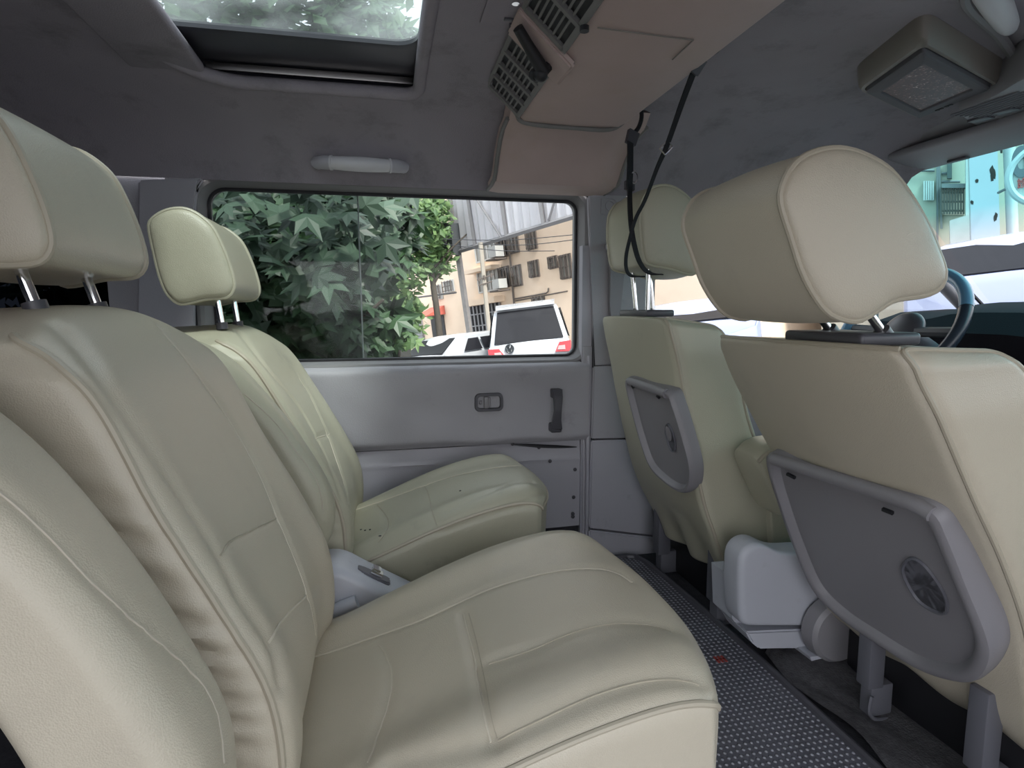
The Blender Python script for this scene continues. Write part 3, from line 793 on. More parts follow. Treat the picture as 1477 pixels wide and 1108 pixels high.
sm.groove(res[0][1], .003, .006); tree = BVHTree.FromBMesh(ap.bm)
arm = link('armrest', ap.bm.copy(), LEATHER, nr); add_seams(res, tree, arm)
b = bmesh.new(); box(b, (-.22, .62, .03), (.34, 1.03, .13), .01); link('seat_base', b, DARK, nr)
for (x, y) in ((-.15, .64), (.3, .64), (-.15, 1.01), (.3, 1.01)):
    b = bmesh.new(); box(b, (x-.02, y-.012, 0), (x+.02, y+.012, .05)); link('leg', b, METALG, nr)

# ---------------- far rear seat
frs = thing('rear_seat', (-.05, 1.45, 0), 'cream leather rear seat beside the sliding door, seat cushion stained and pricked with small holes', 'car seat', 'cream rear seats')
pad = rear_backrest(1.225, 1.69, frs, LEATHER_G, wr=True)
sm = SeamMesh(pad.bm)
specs = [
    ('insert_seam', [(432, 545), (445, 565), (458, 592), (474, 628), (486, 662), (497, 695), (504, 728)], .0017, THREAD, .004, .007),
    ('cross_seam', [(456, 633), (462, 630), (476, 626)], .0012, THREAD, .003, .005),
    ('insert_crease', [(345, 478), (385, 530), (430, 585), (458, 633), (480, 680), (494, 720)], 0, THREAD, .004, .009),
]
res = [(s, sm.path(s[1])) for s in specs]
for s, p in res: sm.groove(p, s[4], s[5])
tree = BVHTree.FromBMesh(pad.bm); back = link('backrest', pad.bm.copy(), LEATHER_G, frs); add_seams(res, tree, back)
pad_pipe(pad, -1, .02, .96, back)
cpad = rear_cushion(1.235, 1.66, .385)
sm = SeamMesh(cpad.bm)
specs = [
    ('bolster_seam', [(508, 736), (550, 722), (600, 704), (640, 690), (690, 678), (740, 671), (752, 672)], .0018, THREAD, .003, .007),
    ('cross_stitch', [(612, 699), (618, 715), (622, 735), (630, 758)], .0012, PIPE, .003, .006),
    ('rear_seam', [(543, 727), (553, 738), (560, 752), (556, 768), (545, 781)], .0011, PIPE, .003, .006),
    ('flute_seam', [(645, 735), (690, 715), (735, 698), (768, 695)], 0, PIPE, .004, .012),
    ('flute_seam', [(640, 760), (700, 740), (745, 722), (785, 712)], 0, PIPE, .004, .012),
]
res = [(s, sm.path(s[1])) for s in specs]
for s, p in res: sm.groove(p, s[4], s[5])
tree = BVHTree.FromBMesh(cpad.bm); cush = link('cushion', cpad.bm.copy(), LEATHER_G, frs); add_seams(res, tree, cush)
front_pipe(cpad, cush)
for (px, py) in ((521, 764), (527, 765), (534, 764), (664, 708), (548, 773)):
    h = sm.hit(px, py)
    if h:
        b = bmesh.new(); bmesh.ops.create_uvsphere(b, u_segments=8, v_segments=5, radius=.0035)
        for v in b.verts: v.co = h[0]+Vector((v.co.x, v.co.y, v.co.z*.3))
        link('worn_hole', b, BLACK, cush)
hr = headrest(prof_rear, 1.28, 1.545, frs, leather=LEATHER_G)
post(frs, (-.335, 1.335, .87), (-.325, 1.335, .772)); post(frs, (-.335, 1.475, .87), (-.325, 1.475, .772))
fr = [(-.135, .33), (-.110, .38), (-.108, .44), (-.130, .50), (-.175, .58), (-.22, .645), (-.27, .705), (-.32, .74), (-.38, .76)]
bk = [(-.20, .33), (-.215, .37), (-.23, .42), (-.25, .48), (-.28, .54), (-.31, .59), (-.345, .64), (-.38, .67), (-.42, .70)]
ap = armrest_pad(fr, bk, 1.12, 1.205, .48, r=.03, T=.12)
sm = SeamMesh(ap.bm)
st = ('armrest_stitch', [(352, 568), (380, 592), (405, 618), (430, 655), (452, 682), (462, 705), (466, 735)], .0010, THREAD2, .002, .005)
res = [(st, sm.path(st[1]))]; sm.groove(res[0][1], .002, .005); tree = BVHTree.FromBMesh(ap.bm)
arm = link('armrest', ap.bm.copy(), LEATHER_G, frs); add_seams(res, tree, arm)
b = bmesh.new(); box(b, (-.22, 1.26, .03), (.33, 1.63, .13), .01); link('seat_base', b, DARK, frs)
for (x, y) in ((-.15, 1.28), (.3, 1.28), (-.15, 1.62), (.3, 1.62)):
    b = bmesh.new(); box(b, (x-.02, y-.012, 0), (x+.02, y+.012, .05)); link('leg', b, METALG, frs)

# ---------------- grey recliner housing between the rear seats
rh = thing('seat_side_housing', (-.03, 1.13, 0), 'pale grey plastic housing with a recline lever between the two rear seats', 'plastic cover')
b = bmesh.new()
hp = [(-.30, .30), (-.12, .325), (-.088, .324), (-.060, .300), (.02, .250), (.10, .20), (.14, .17), (.15, .12), (.10, .08), (-.30, .08)]
A = [Vector((x, 1.10, z)) for x, z in hp]; b = soft_prism(A, (0, .115, 0), .022)
link('housing_body', b, CONSOLE, rh)
b = bmesh.new(); p = at(515, 868, 1, 1.09); q = at(466, 890, 1, 1.09)
tube(b, [q+Vector((-.03, 0, -.01)), q, q.lerp(p, .6), p], [.012, .013, .015, .013], 12); link('recline_lever', b, CONSOLE, rh)
b = bmesh.new(); a0, a1 = at(521, 824, 1, 1.145), at(558, 840, 1, 1.145); dd = (a1-a0).normalized()
strap(b, [a0-dd*.012, a0, a1, a1+dd*.006], [.02, .03, .03, .022], .012, (0, 1, 0)); bmesh.ops.bevel(b, geom=b.edges[:], offset=.003, segments=2, affect='EDGES')
link('latch_plate', b, METALG, rh)
b = bmesh.new(); mm = a0.lerp(a1, .62)+Vector((0, 0, .012)); strap(b, [mm-dd*.012, mm+dd*.012], .016, .006, (0, 1, 0)); strap(b, [mm+Vector((0, 0, .008))-dd*.008, mm+Vector((0, 0, .008))+dd*.008], .02, .004, (0, 1, 0)); link('metal_clip', b, CHROME, rh)

# ---------------- front seats
def front_seat(name, y0, y1, B, Fr, label, leather, width, hemwave):
    s = thing('front_seat', ((B[0][0]+.2), (y0+y1)/2, 0), label, 'car seat', None)
    def dsp(a, t, v):
        d = .0
        aa = max(-1, min(1, a))
        d -= .030*math.cos(aa*PI/2)**.7*(1-t)*max(0, min(1, (v-.25)/.4))     # rear face swells
        d += .03*math.exp(-((abs(aa)-.8)/.2)**2)*t*(1 if v < .75 else max(0, 1-(v-.75)/.2))
        if v < .25: d += hemwave*math.sin(aa*9+t*3)*(.25-v)*4*(1-t)
        return d
    p = Pad(Fr, B, y0, y1, r=.022, T=.15, H=.70, width=width, disp=dsp, step=.008)
    return s, p
Bn = [(1.10, .075), (1.0, .095), (.93, .15), (.90, .24), (.868, .35), (.815, .455), (.755, .55), (.70, .64), (.665, .70), (.640, .752)]
Fn = [(1.16, .14), (1.14, .17), (1.10, .21), (1.07, .27), (1.0, .38), (.95, .47), (.90, .56), (.865, .65), (.84, .71), (.80, .745)]
nf, pad = front_seat('n', .60, 1.06, Bn, Fn, 'cream leather front seat nearest the camera with large grey folding tray on its back', LEATHER, ((0, .98), (.8, 1), (.93, .97), (1, .90)), .012)
ring_pipe(pad, -1, nf, vmin=.03); 
kk = pad.r*(1-.7071)
tb = bmesh.new(); pts = [pad.map(Vector((-(pad.W/2-kk)+2*(pad.W/2-kk)*i/40, -(pad.T/2-kk), pad.H/2-kk))) for i in range(41)]
tube(tb, pts, .004, 8); link('top_piping', tb, PIPE, nf)
sm = SeamMesh(pad.bm)
back = link('backrest', pad.bm.copy(), LEATHER, nf)
def tray(sm, seatobj, outline, inner, latch, hinge, slots, m=PLASTIC_G, lift=.018, skirt=.045):
    hs = [sm.hit(*p) for p in (outline[0], outline[len(outline)//3], outline[2*len(outline)//3])]
    allh = [sm.hit(*p) for p in outline]; hs = [h[0] for h in allh if h]
    c = sum(hs, Vector())/len(hs)
    # least squares plane x = a*y + b*z + k
    import itertools
    Syy = sum((h.y-c.y)**2 for h in hs); Szz = sum((h.z-c.z)**2 for h in hs); Syz = sum((h.y-c.y)*(h.z-c.z) for h in hs)
    Sxy = sum((h.x-c.x)*(h.y-c.y) for h in hs); Sxz = sum((h.x-c.x)*(h.z-c.z) for h in hs)
    det = Syy*Szz-Syz**2; a_ = (Sxy*Szz-Sxz*Syz)/det; b_ = (Sxz*Syy-Sxy*Syz)/det
    n = Vector((-1, a_, b_)).normalized()
    P = c+n*lift
    O = even(catmull([onplane(*q, P, n) for q in outline], 160, closed=True), 160, closed=True)
    cc = sum(O, Vector())/len(O)
    sc = lambda s, h: [cc+(p-cc)*s+n*h for p in O]
    b = bmesh.new()
    loft(b, [sc(1.0, -skirt), sc(1.005, -.004), sc(.992, .006), sc(.965, .010), sc(.925, .010), sc(.90, .006), sc(.885, -.002), sc(.875, -.005), sc(.6, -.005), sc(.3, -.005), sc(.02, -.005)], False, True)
    t = link('folding_tray', b, m, seatobj)
    # latch recess
    LP = [onplane(*q, P-n*.004, n) for q in latch]; LP = even(catmull(LP, 48, closed=True), 48, closed=True); lc = sum(LP, Vector())/len(LP)
    b = bmesh.new(); f = lambda s, h: [lc+(p-lc)*s+n*h for p in LP]
    loft(b, [f(1.06, 0), f(1.03, .004), f(.97, .004), f(.94, -.0), f(.5, -.0), f(.02, -.0)], True, True); la = link('latch_cup', b, METALG, t)
    b = bmesh.new(); loft(b, [f(.55, .001), f(.55, .007), f(.4, .008)], True, True)
    for v in b.verts: v.co += Vector((0, .004, .018*(LP[0]-lc).length/.03))
    link('latch_button', b, PLASTIC_G, la)
    b = bmesh.new(); hp = [onplane(*q, P+n*.004, n) for q in hinge]; tube(b, even(catmull(hp, 20), 20), .012, 10); link('hinge_bar', b, m, t)
    for sl in slots:
        b = bmesh.new(); a1, a2 = [onplane(*q, P+n*.012, n) for q in sl]; tube(b, [a1, a2], .004, 6); link('hinge_slot', b, BLACK, t)
    return t
tray(sm, nf, [(1108, 664), (1116, 655), (1160, 670), (1230, 692), (1310, 716), (1352, 738), (1372, 775), (1400, 845), (1428, 915), (1432, 950), (1415, 978), (1385, 982), (1330, 965), (1270, 928), (1215, 890), (1175, 848), (1145, 780), (1122, 715)], None,
     [(1303, 825), (1312, 806), (1330, 812), (1352, 838), (1366, 865), (1364, 884), (1345, 880), (1322, 862)], [(1116, 662), (1200, 688), (1310, 724), (1345, 742)], [((1136, 684), (1146, 689)), ((1274, 735), (1287, 740))])
sp = [('side_seam', [(1424, 812), (1432, 822), (1446, 832)], .0015, BLACK, .002, .004)]
NFcap = [(1130, 290), (1133, 262), (1150, 232), (1180, 214), (1220, 209), (1262, 222), (1300, 250), (1340, 310), (1362, 360), (1373, 395), (1364, 418), (1340, 428), (1300, 434), (1270, 452), (1247, 465), (1222, 463), (1195, 448), (1165, 400), (1145, 340)]
headrest(capprof(NFcap, .62), .62, .865, nf, bulge=.02)
post(nf, (.63, .70, .83), (.69, .70, .765)); post(nf, (.63, .80, .83), (.69, .80, .765))
b = bmesh.new(); box(b, (.635, .68, .75), (.735, .84, .768), .006, 3); link('headrest_collar', b, PLASTIC_D, nf)
b = bmesh.new()
cf = [(.93, .38), (1.05, .40), (1.25, .42), (1.36, .40)]; cb = [(.95, .2), (1.05, .2), (1.25, .2), (1.34, .22)]
cp = Pad(cf, cb, .60, 1.06, r=.03, T=.2, H=.5, step=.02); link('cushion', cp.bm.copy(), LEATHER, nf)
for yy in (.68, .90):
    b = bmesh.new(); box(b, (.895, yy-.016, .07), (.930, yy+.016, .21), .003); box(b, (.905, yy-.014, .01), (.955, yy+.014, .075), .003); tube(b, catmull([(.90, yy-.02, .06), (.895, yy-.022, .03), (.91, yy-.022, .012), (.94, yy-.022, .008)], 12), .004, 6); link('leg', b, METALG, nf)
b = bmesh.new(); box(b, (.975, .63, .0), (1.40, 1.03, .115), .01); link('seat_base', b, BLACK, nf)  # base drawn forward in black to stand for the shade under the seat
b = bmesh.new(); box(b, (1.0, .89, 0), (1.45, .93, .03), .004); link('seat_rail', b, METALG, nf)

Bf = [(.83, .12), (.80, .185), (.765, .26), (.735, .34), (.705, .46), (.685, .56), (.665, .66), (.645, .74), (.635, .785)]
Ff = [(.98, .13), (.97, .20), (.955, .27), (.92, .36), (.875, .46), (.835, .56), (.81, .66), (.79, .73), (.765, .765)]
ff, pad = front_seat('f', 1.23, 1.66, Bf, Ff, 'olive-cream driver seat beside the door pillar with small grey tray and wrinkled cover', LEATHER_G, ((0, .98), (.8, 1), (.93, .97), (1, .88)), .014)
ring_pipe(pad, -1, ff, vmin=.03)
sm = SeamMesh(pad.bm)
back = link('backrest', pad.bm.copy(), LEATHER_G, ff)
tray(sm, ff, [(905, 550), (912, 545), (938, 554), (966, 564), (976, 585), (990, 630), (1001, 675), (998, 705), (985, 710), (962, 696), (940, 672), (925, 630), (914, 590)], None,
     [(961, 625), (963, 612), (969, 618), (974, 635), (974, 650), (968, 648)], [(910, 550), (938, 559), (962, 568)], [((912, 556), (914, 560)), ((948, 571), (951, 574))], lift=.016, skirt=.026)
FFcap = [(924.5, 330), (925.7, 296), (932.7, 278), (943, 268.5), (960, 265), (976, 269), (993, 281), (1006, 298), (1016, 330), (1020, 362), (1016, 381), (1009, 392), (999.6, 397), (985.5, 394), (967, 388), (941, 383), (930, 374)]
headrest(capprof(FFcap, 1.30), 1.30, 1.52, ff, leather=LEATHER_G, bulge=.03)
post(ff, (.648, 1.37, .90), (.662, 1.37, .79)); post(ff, (.648, 1.47, .90), (.662, 1.47, .79)); post(ff, (.64, 1.355, .90), (.64, 1.355, .79))
b = bmesh.new(); box(b, (.625, 1.33, .785), (.70, 1.50, .802), .005, 2); link('headrest_collar', b, PLASTIC_D, ff)
cp = Pad([(.90, .36), (1.0, .38), (1.2, .40), (1.33, .38)], [(.92, .2), (1.0, .2), (1.2, .2), (1.3, .22)], 1.22, 1.66, r=.03, T=.18, H=.5, step=.02); link('cushion', cp.bm.copy(), LEATHER_G, ff)
ar = Pad([(.785, .475), (.84, .51), (.98, .50), (1.10, .49)], [(.86, .335), (.90, .345), (.98, .36), (1.10, .37)], 1.105, 1.215, r=.03, T=.13, H=.32, step=.010)
a_ = link('armrest', ar.bm.copy(), LEATHER_G, ff); pad_pipe(ar, -1, .05, .95, a_)
for yy in (1.29, 1.60):
    b = bmesh.new(); box(b, (.80, yy-.02, .06), (.84, yy+.02, .24), .003); box(b, (.81, yy-.018, .0), (.87, yy+.018, .07), .003); link('leg', b, METALG, ff)
b = bmesh.new(); box(b, (.86, 1.25, 0), (1.3, 1.63, .2), .01); link('seat_base', b, BLACK, ff)
b = bmesh.new(); zp = at(1053, 800, 1, 1.22); tube(b, [zp+Vector((0, 0, .03)), zp+Vector((.004, 0, .01)), zp, zp+Vector((-.004, 0, .01))], .0022, 6); link('zip_pull', b, PIPE, ff)

# ================================================================== CENTRE CONSOLE, FLOOR MAT
cs = thing('centre_console', (.95, 1.12, 0), 'pale grey plastic console on the floor between the front seats', 'console')
cpx = [(1069, 905), (1066, 850), (1068, 800), (1078, 789), (1092, 783), (1106, 786), (1118, 795), (1135, 799), (1160, 797), (1240, 797), (1240, 905)]
A = [at(px, py, 1, 1.08) for px, py in cpx]; b = soft_prism(A, (0, .07, 0), .014)
link('console_body', b, CONSOLE, cs)
b = bmesh.new(); A = [at(px, py, 1, 1.09) for px, py in ((1076, 912), (1240, 905), (1240, 935), (1096, 937), (1085, 928))]; prism(b, A, (0, .10, 0)); bmesh.ops.bevel(b, geom=b.edges[:], offset=.004, segments=2, affect='EDGES')
link('console_foot', b, CONSOLE, cs)
b = bmesh.new(); A = [at(px, py, 1, 1.13) for px, py in ((1054, 832), (1072, 830), (1072, 910), (1056, 893))]; prism(b, A, (0, .08, 0)); link('side_bracket', b, CONSOLE, cs)
b = bmesh.new(); cc = at(1215, 915, 1, 1.03)
tube(b, [cc+Vector((0, .0, 0)), cc+Vector((0, .008, 0)), cc+Vector((0, .04, 0))], [.062, .070, .072], 40)
link('round_cover', b, PLASTIC_G, cs)
b = bmesh.new(); A = [at(px, py, 1, 1.05) for px, py in ((1168, 948), (1260, 935), (1260, 960), (1180, 974))]; prism(b, A, (0, .10, 0)); link('cover_foot', b, CONSOLE, cs)

fm = thing('floor_mat', (.6, .9, .0), 'long dark rubber floor mat with rows of raised studs and a small red mark', 'floor mat')
b = bmesh.new()
prism(b, [Vector(p) for p in ((.18, -.28, .004), (.79, -.28, .004), (.81, .4, .004), (.815, 1.1, .004), (.80, 1.55, .004), (.775, 1.685, .004), (.70, 1.70, .004), (.18, 1.70, .004))], (0, 0, .006)); link('mat_surface', b, MATMAT, fm, smooth=False)
b = bmesh.new(); tube(b, catmull([(.79, -.28, .010), (.81, .4, .010), (.815, 1.1, .010), (.80, 1.55, .010), (.785, 1.67, .010), (.76, 1.70, .010), (.68, 1.705, .010), (.18, 1.705, .010)], 90), .0095, 8, flat=1, updir=None)
link('mat_border', b, PLASTIC_D, fm)
h = at(1039, 951, 2, .0105); b = bmesh.new(); RED = surf('faded_red', (.32, .05, .04), rough=.7)
for dx in (-.009, .0, .009): box(b, (h.x+dx-.0028, h.y-.012, .010), (h.x+dx+.0028, h.y+.012, .0112))
box(b, (h.x-.012, h.y-.002, .010), (h.x+.012, h.y+.002, .0112)); link('red_mark', b, RED, fm, smooth=False)
# carpet flap in front of the mat
cpf = thing('carpet_piece', (.95, 1.0, 0), 'crumpled grey carpet offcut on the floor in front of the mat', 'carpet')
b = bmesh.new(); nx, ny = 26, 40; vs = []
for j in range(ny+1):
    row = []
    for i in range(nx+1):
        u_, v_ = i/nx, j/ny; x = .832+.24*u_; y = .25+.87*v_
        z = .016+.005*math.sin(u_*7+v_*3)*math.sin(v_*11)+.030*u_*math.exp(-((v_-.93)/.07)**2)+.0015*math.sin(u_*23+v_*31)
        row.append(b.verts.new((x+.01*math.sin(v_*20), y+.012*math.sin(u_*16), max(.008, z))))
    vs.append(row)
for j in range(ny):
    for i in range(nx): b.faces.new((vs[j][i], vs[j][i+1], vs[j+1][i+1], vs[j+1][i]))
bmesh.ops.solidify(b, geom=b.faces[:], thickness=.004)
link('carpet_sheet', b, CARPET, cpf)

# ================================================================== ROOF AIR CONDITIONER
ac = thing('roof_air_conditioner', (.5, 1.0, 1.26), 'tan and grey air conditioner unit across the roof with black louvred vents and control knob', 'air conditioner')
ZB = 1.265
pA = at(760, 166, 2, ZB); pB = at(918, 172, 2, ZB)
x0b, x1b = pA.x, pB.x
ytop = at(820, 180, 2, ZB).y
xg0 = x0b-.075
def sec(y, e=0):
    zc = zceil(.5, y)
    k = e
    return [Vector((xg0-.012, y, zc+.01)), Vector((xg0-.008, y, ZB+.075+k)), Vector((x0b-.012, y, ZB+.012+k)), Vector((x0b+.004, y, ZB+k)), Vector(((x0b+x1b)/2, y, ZB-.003+k)), Vector((x1b-.02, y, ZB+.0+k)), Vector((x1b, y, ZB+.010+k)), Vector((x1b+.018, y, ZB+.06+k)), Vector((x1b+.022, y, zc+.01))]
b = bmesh.new(); ys = [-.26+(ytop+.26)*k/30 for k in range(31)]
loft(b, [sec(y) for y in ys], closed=False)
# rounded end towards the wall
link('unit_body', b, TAN, ac)
# end cover on the wall side
b = bmesh.new()
def cs2(y, t):
    z0 = ZB-.01-.108*t; xa = x0b-.03-.055*t*0; return None
ecz = [(ZB+.012, 0), (ZB-.004, .02), (ZB-.03, .05), (1.20, .10), (1.165, .13)]
loops = []
pts_l = [(735, 150), (722, 185), (717, 225), (716, 262)]; pts_r = [(925, 165), (905, 192), (899, 230), (896, 268)]
rows = [(ZB+.03, ytop-.03), (ZB-.0, ytop+.004), (ZB-.010, ytop+.06), (1.235, 1.575), (1.20, 1.60), (1.165, 1.615), (1.148, 1.63), (1.142, 1.67), (1.142, 1.735)]
for (z, y) in rows:
    t = (ZB-z)/(ZB-1.143); t = max(0, min(1, t))
    xa, xb = x0b-.055-.005*t+0*t, x1b+.03-.02*t
    xa = .325-.008*t; xb = .668+.02*(1-t)
    n = 14; row = []
    for i in range(n+1):
        u_ = i/n; e = min(u_, 1-u_)*n
        row.append(Vector((xa+(xb-xa)*u_, y+(.012 if e < 1 else 0), z+(.006 if e < 1 else 0))))
    row = [Vector((xa-.004, y+.06, z+.03))]+row+[Vector((xb+.004, y+.06, z+.03))]
    loops.append(row)
loft(b, loops, closed=False); link('wall_end_cover', b, TAN, ac)
b = bmesh.new(); tube(b, [l[0]+Vector((.0, -.05, -.02)) for l in loops[1:]], .006, 6); tube(b, [l[-1]+Vector((0, -.05, -.02)) for l in loops[1:]], .006, 6)
tube(b, catmull([(xg0-.005, ytop-.03, ZB+.075), (x0b-.02, ytop-.01, ZB+.02), (x0b+.01, ytop, ZB-.002), ((x0b+x1b)/2, ytop+.002, ZB-.006), (x1b-.03, ytop, ZB-.002), (x1b+.015, ytop-.03, ZB+.04)], 40), .006, 8)
link('seam_trim', b, TANGREY, ac)
# grilles on the slanted rear face
gd = Vector((x0b-.012-(xg0-.008), 0, -.063)); gn = Vector((-gd.z, 0, gd.x)).normalized(); gn = gn if gn.x < 0 else -gn
go = Vector((xg0-.008, 0, ZB+.075))
def gpt(u_, y, h): return go+gd*u_+Vector((0, y, 0))+gn*h
def grille(y0, y1, ncol, name='louvre_panel'):
    b = bmesh.new()
    prism(b, [gpt(-.02, y0, .001), gpt(1.02, y0, .001), gpt(1.02, y1, .001), gpt(-.02, y1, .001)], gn*.002); pnl = link('vent_recess', b, BLACK, ac, smooth=False)
    b = bmesh.new()
    def bar(u0, u1, ya, yb, h=.009): prism(b, [gpt(u0, ya, .001), gpt(u1, ya, .001), gpt(u1, yb, .001), gpt(u0, yb, .001)], gn*h)
    bar(-.06, .03, y0-.01, y1+.01); bar(.96, 1.08, y0-.01, y1+.01); bar(0, 1, y0-.012, y0); bar(0, 1, y1, y1+.012)
    dy = (y1-y0)/ncol
    for k in range(1, ncol): bar(0, 1, y0+dy*k-.005, y0+dy*k+.005, .011)
    link('vent_frame', b, TANGREY, pnl, smooth=False)
    b = bmesh.new()
    for k in range(ncol):
        for j in range(1, 7):
            u_ = .06+.88*j/7
            prism(b, [gpt(u_-.022, y0+dy*k+.003, .001), gpt(u_+.022, y0+dy*k+.003, .001), gpt(u_+.022, y0+dy*(k+1)-.003, .001), gpt(u_-.022, y0+dy*(k+1)-.003, .001)], gn*.007)
    link('louvres', b, TANGREY, pnl, smooth=False)
yk = at(800, 75, 2, ZB+.03).y
grille(yk+.045, ytop-.035, 4); grille(yk-.42, yk-.075, 4)
b = bmesh.new(); prism(b, [gpt(-.1, yk-.06, .001), gpt(1.35, yk-.06, .001), gpt(1.35, yk+.035, .001), gpt(-.1, yk+.035, .001)], gn*.014); bmesh.ops.bevel(b, geom=b.edges[:], offset=.004, segments=2, affect='EDGES'); link('control_panel', b, TAN, ac)
b = bmesh.new(); k0, k1 = gpt(.1, yk-.045, .03), gpt(.95, yk-.0, .03)
tube(b, [k0, k0.lerp(k1, .4), k1], [.010, .011, .014], 10); bmesh.ops.create_uvsphere(b, u_segments=10, v_segments=8, radius=.014, matrix=Matrix.Translation(k1+gn*.008)); bmesh.ops.create_uvsphere(b, u_segments=10, v_segments=8, radius=.012, matrix=Matrix.Translation(k1+Vector((-.012, .018, 0)))); tube(b, [k1, gpt(.95, yk, 0)], .01, 8); link('control_lever', b, BLACK, ac)
b = bmesh.new(); pj = at(843, 38, 2, ZB-.002); tube(b, [pj, pj+Vector((0, 0, -.008))], .008, 10); link('control_button', b, BLACK, ac)
b = bmesh.new()   # panel joints on the underside
j0, j1, j2 = at(862, 40, 2, ZB-.0035), at(1000, 58, 2, ZB-.0035), at(970, 86, 2, ZB-.0035)
tube(b, [j0, j1], .0012, 5); tube(b, [j1, j2], .0012, 5); link('panel_joint', b, OLIVE, ac)

# small lamp strip beside the unit, on the ceiling
sl = thing('ceiling_lamp_panel', (.27, 1.05, 1.33), 'dull grey lamp and switch strip recessed in the headliner beside the air conditioner', 'lamp')
b = bmesh.new(); c4 = [at_ceil(*p, -.004) for p in ((728, 0), (790, 0), (755, 62), (704, 50))]
xs0, xs1 = .20, .30
prism(b, [Vector((xs0, .55, zceil(.25, .55)-.006)), Vector((xs1, .55, zceil(.25, .55)-.006)), Vector((xs1, 1.18, zceil(.25, 1.18)-.006)), Vector((xs0, 1.18, zceil(.25, 1.18)-.006))], (0, 0, .004)); link('lamp_base', b, HEADLINER, sl)
b = bmesh.new()
for (px, py) in ((745, 28), (752, 38)):
    q = at_ceil(px, py, -.010); box(b, (q.x-.024, q.y-.005, q.z-.004), (q.x+.012, q.y+.003, q.z+.003), .001)
link('vent_slots', b, PLASTIC_D, sl)
b = bmesh.new(); q = at_ceil(744, 6, -.012); tube(b, [q, q+Vector((0, 0, .01))], .007, 12); link('chrome_screw', b, CHROME, sl)
b = bmesh.new(); q = at_ceil(768, 8, -.008); box(b, (q.x-.02, q.y-.05, q.z-.004), (q.x+.025, q.y+.02, q.z+.004), .002); link('switch_plate', b, PLASTIC_G, sl)

# ------------------------------------------------------------------ grab handle on the headliner
ha, hb = at_ceil(463, 232), at_ceil(577, 238)
gh = thing('grab_handle', tuple((ha+hb)/2), 'pale grey plastic grab handle on the headliner above the sliding door window', 'grab handle')
q0 = ha+Vector((0, -.036, -.012)); q1 = hb+Vector((0, -.036, -.012)); dx = (q1-q0)
bow_ = lambda t: q0+dx*t+Vector((0, -.016*math.sin(PI*t), -.004*math.sin(PI*t)))
b = bmesh.new(); tube(b, [bow_(.13+.74*k/20) for k in range(21)], [.0165+.003*math.sin(PI*k/20) for k in range(21)], 14); link('grip', b, WHITEP, gh)
for t0, t1, e in ((.14, -.04, ha), (.86, 1.04, hb)):
    b = bmesh.new(); tube(b, [bow_(t0)+Vector((0, 0, 0)), bow_((t0+t1)/2), bow_(t1)+Vector((0, .008, 0)), bow_(t1)+Vector((0, .05, .004))], [.018, .018, .016, .013], 12); k_ = link('end_bracket', b, VINYL_L, gh)
    b = bmesh.new(); tube(b, [bow_(t0-.012), bow_(t0+.012)], .0195, 14); link('end_ring', b, WHITEP, k_)
b = bmesh.new(); prism(b, [Vector((ha.x-.01, ha.y-.012, ha.z+.012)), Vector((hb.x+.01, hb.y-.012, hb.z+.012)), Vector((hb.x-.005, hb.y+.02, hb.z-.04)), Vector((ha.x+.02, ha.y+.02, ha.z-.04))], (0, .02, .01)); bmesh.ops.bevel(b, geom=b.edges[:], offset=.004, segments=2, affect='EDGES'); link('mount_plate', b, HEADLINER, gh)

# ------------------------------------------------------------------ flip down monitor and dome console
ZM = 1.304
mcor = [at(px, py, 2, ZM) for px, py in ((1238, 129), (1325, 171), (1442, 123), (1332, 61))]
mx0 = (mcor[0].x+mcor[3].x)/2; mx1 = (mcor[1].x+mcor[2].x)/2; my0 = (mcor[3].y+mcor[2].y)/2; my1 = (mcor[0].y+mcor[1].y)/2
mon = thing('ceiling_monitor', ((mx0+mx1)/2, (my0+my1)/2, ZM), 'square olive-grey flip-down ceiling monitor with scratched brownish screen', 'monitor')
def q4(ix, iy, z, r=.03):
    """rounded quad following the measured corners"""
    l = mcor; o = []
    cc = sum(l, Vector())/4
    for k in range(4):
        p = l[k]; a_, c_ = l[k-1], l[(k+1) % 4]
        P = cc+(p-cc)*ix; A_ = cc+(a_-cc)*ix; C_ = cc+(c_-cc)*ix
        da = (A_-P).normalized()*r; dc = (C_-P).normalized()*r
        for i in range(7):
            t = i/6; o.append(((P+da)*(1-t)**2+P*2*t*(1-t)+(P+dc)*t*t).xy.to_3d()+Vector((0, 0, z)))
    return o
b = bmesh.new(); loft(b, [q4(1.12, 1, 1.365, .05), q4(1.11, 1, ZM+.035, .05), q4(1.08, 1, ZM+.018, .04), q4(1.05, 1, ZM+.008, .03), q4(1.0, 1, ZM, .03), q4(.93, 1, ZM, .02), q4(.92, 1, ZM+.006, .012)], True, True); link('housing', b, OLIVE, mon)
b = bmesh.new(); loft(b, [q4(.90, 1, ZM+.006, .012), q4(.89, 1, ZM-.006, .012), q4(.86, 1, ZM-.009, .01), q4(.66, 1, ZM-.009, .005), q4(.64, 1, ZM-.004, .005)], True, True)
sc_ = link('screen_bezel', b, surf('bezel_plastic', (.10, .098, .11), rough=.7), mon)
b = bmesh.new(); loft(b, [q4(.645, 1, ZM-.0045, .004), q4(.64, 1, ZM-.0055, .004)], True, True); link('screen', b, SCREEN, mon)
b = bmesh.new()
for t in (.30, .36, .44, .5):
    p = mcor[1].lerp(mcor[2], t)*.0+((mcor[1]+(mcor[2]-mcor[1])*t)*.83+sum(mcor, Vector())/4*.17); box(b, (p.x-.003, p.y-.004, ZM-.011), (p.x+.003, p.y+.004, ZM-.008))
link('monitor_buttons', b, BLACK, mon)
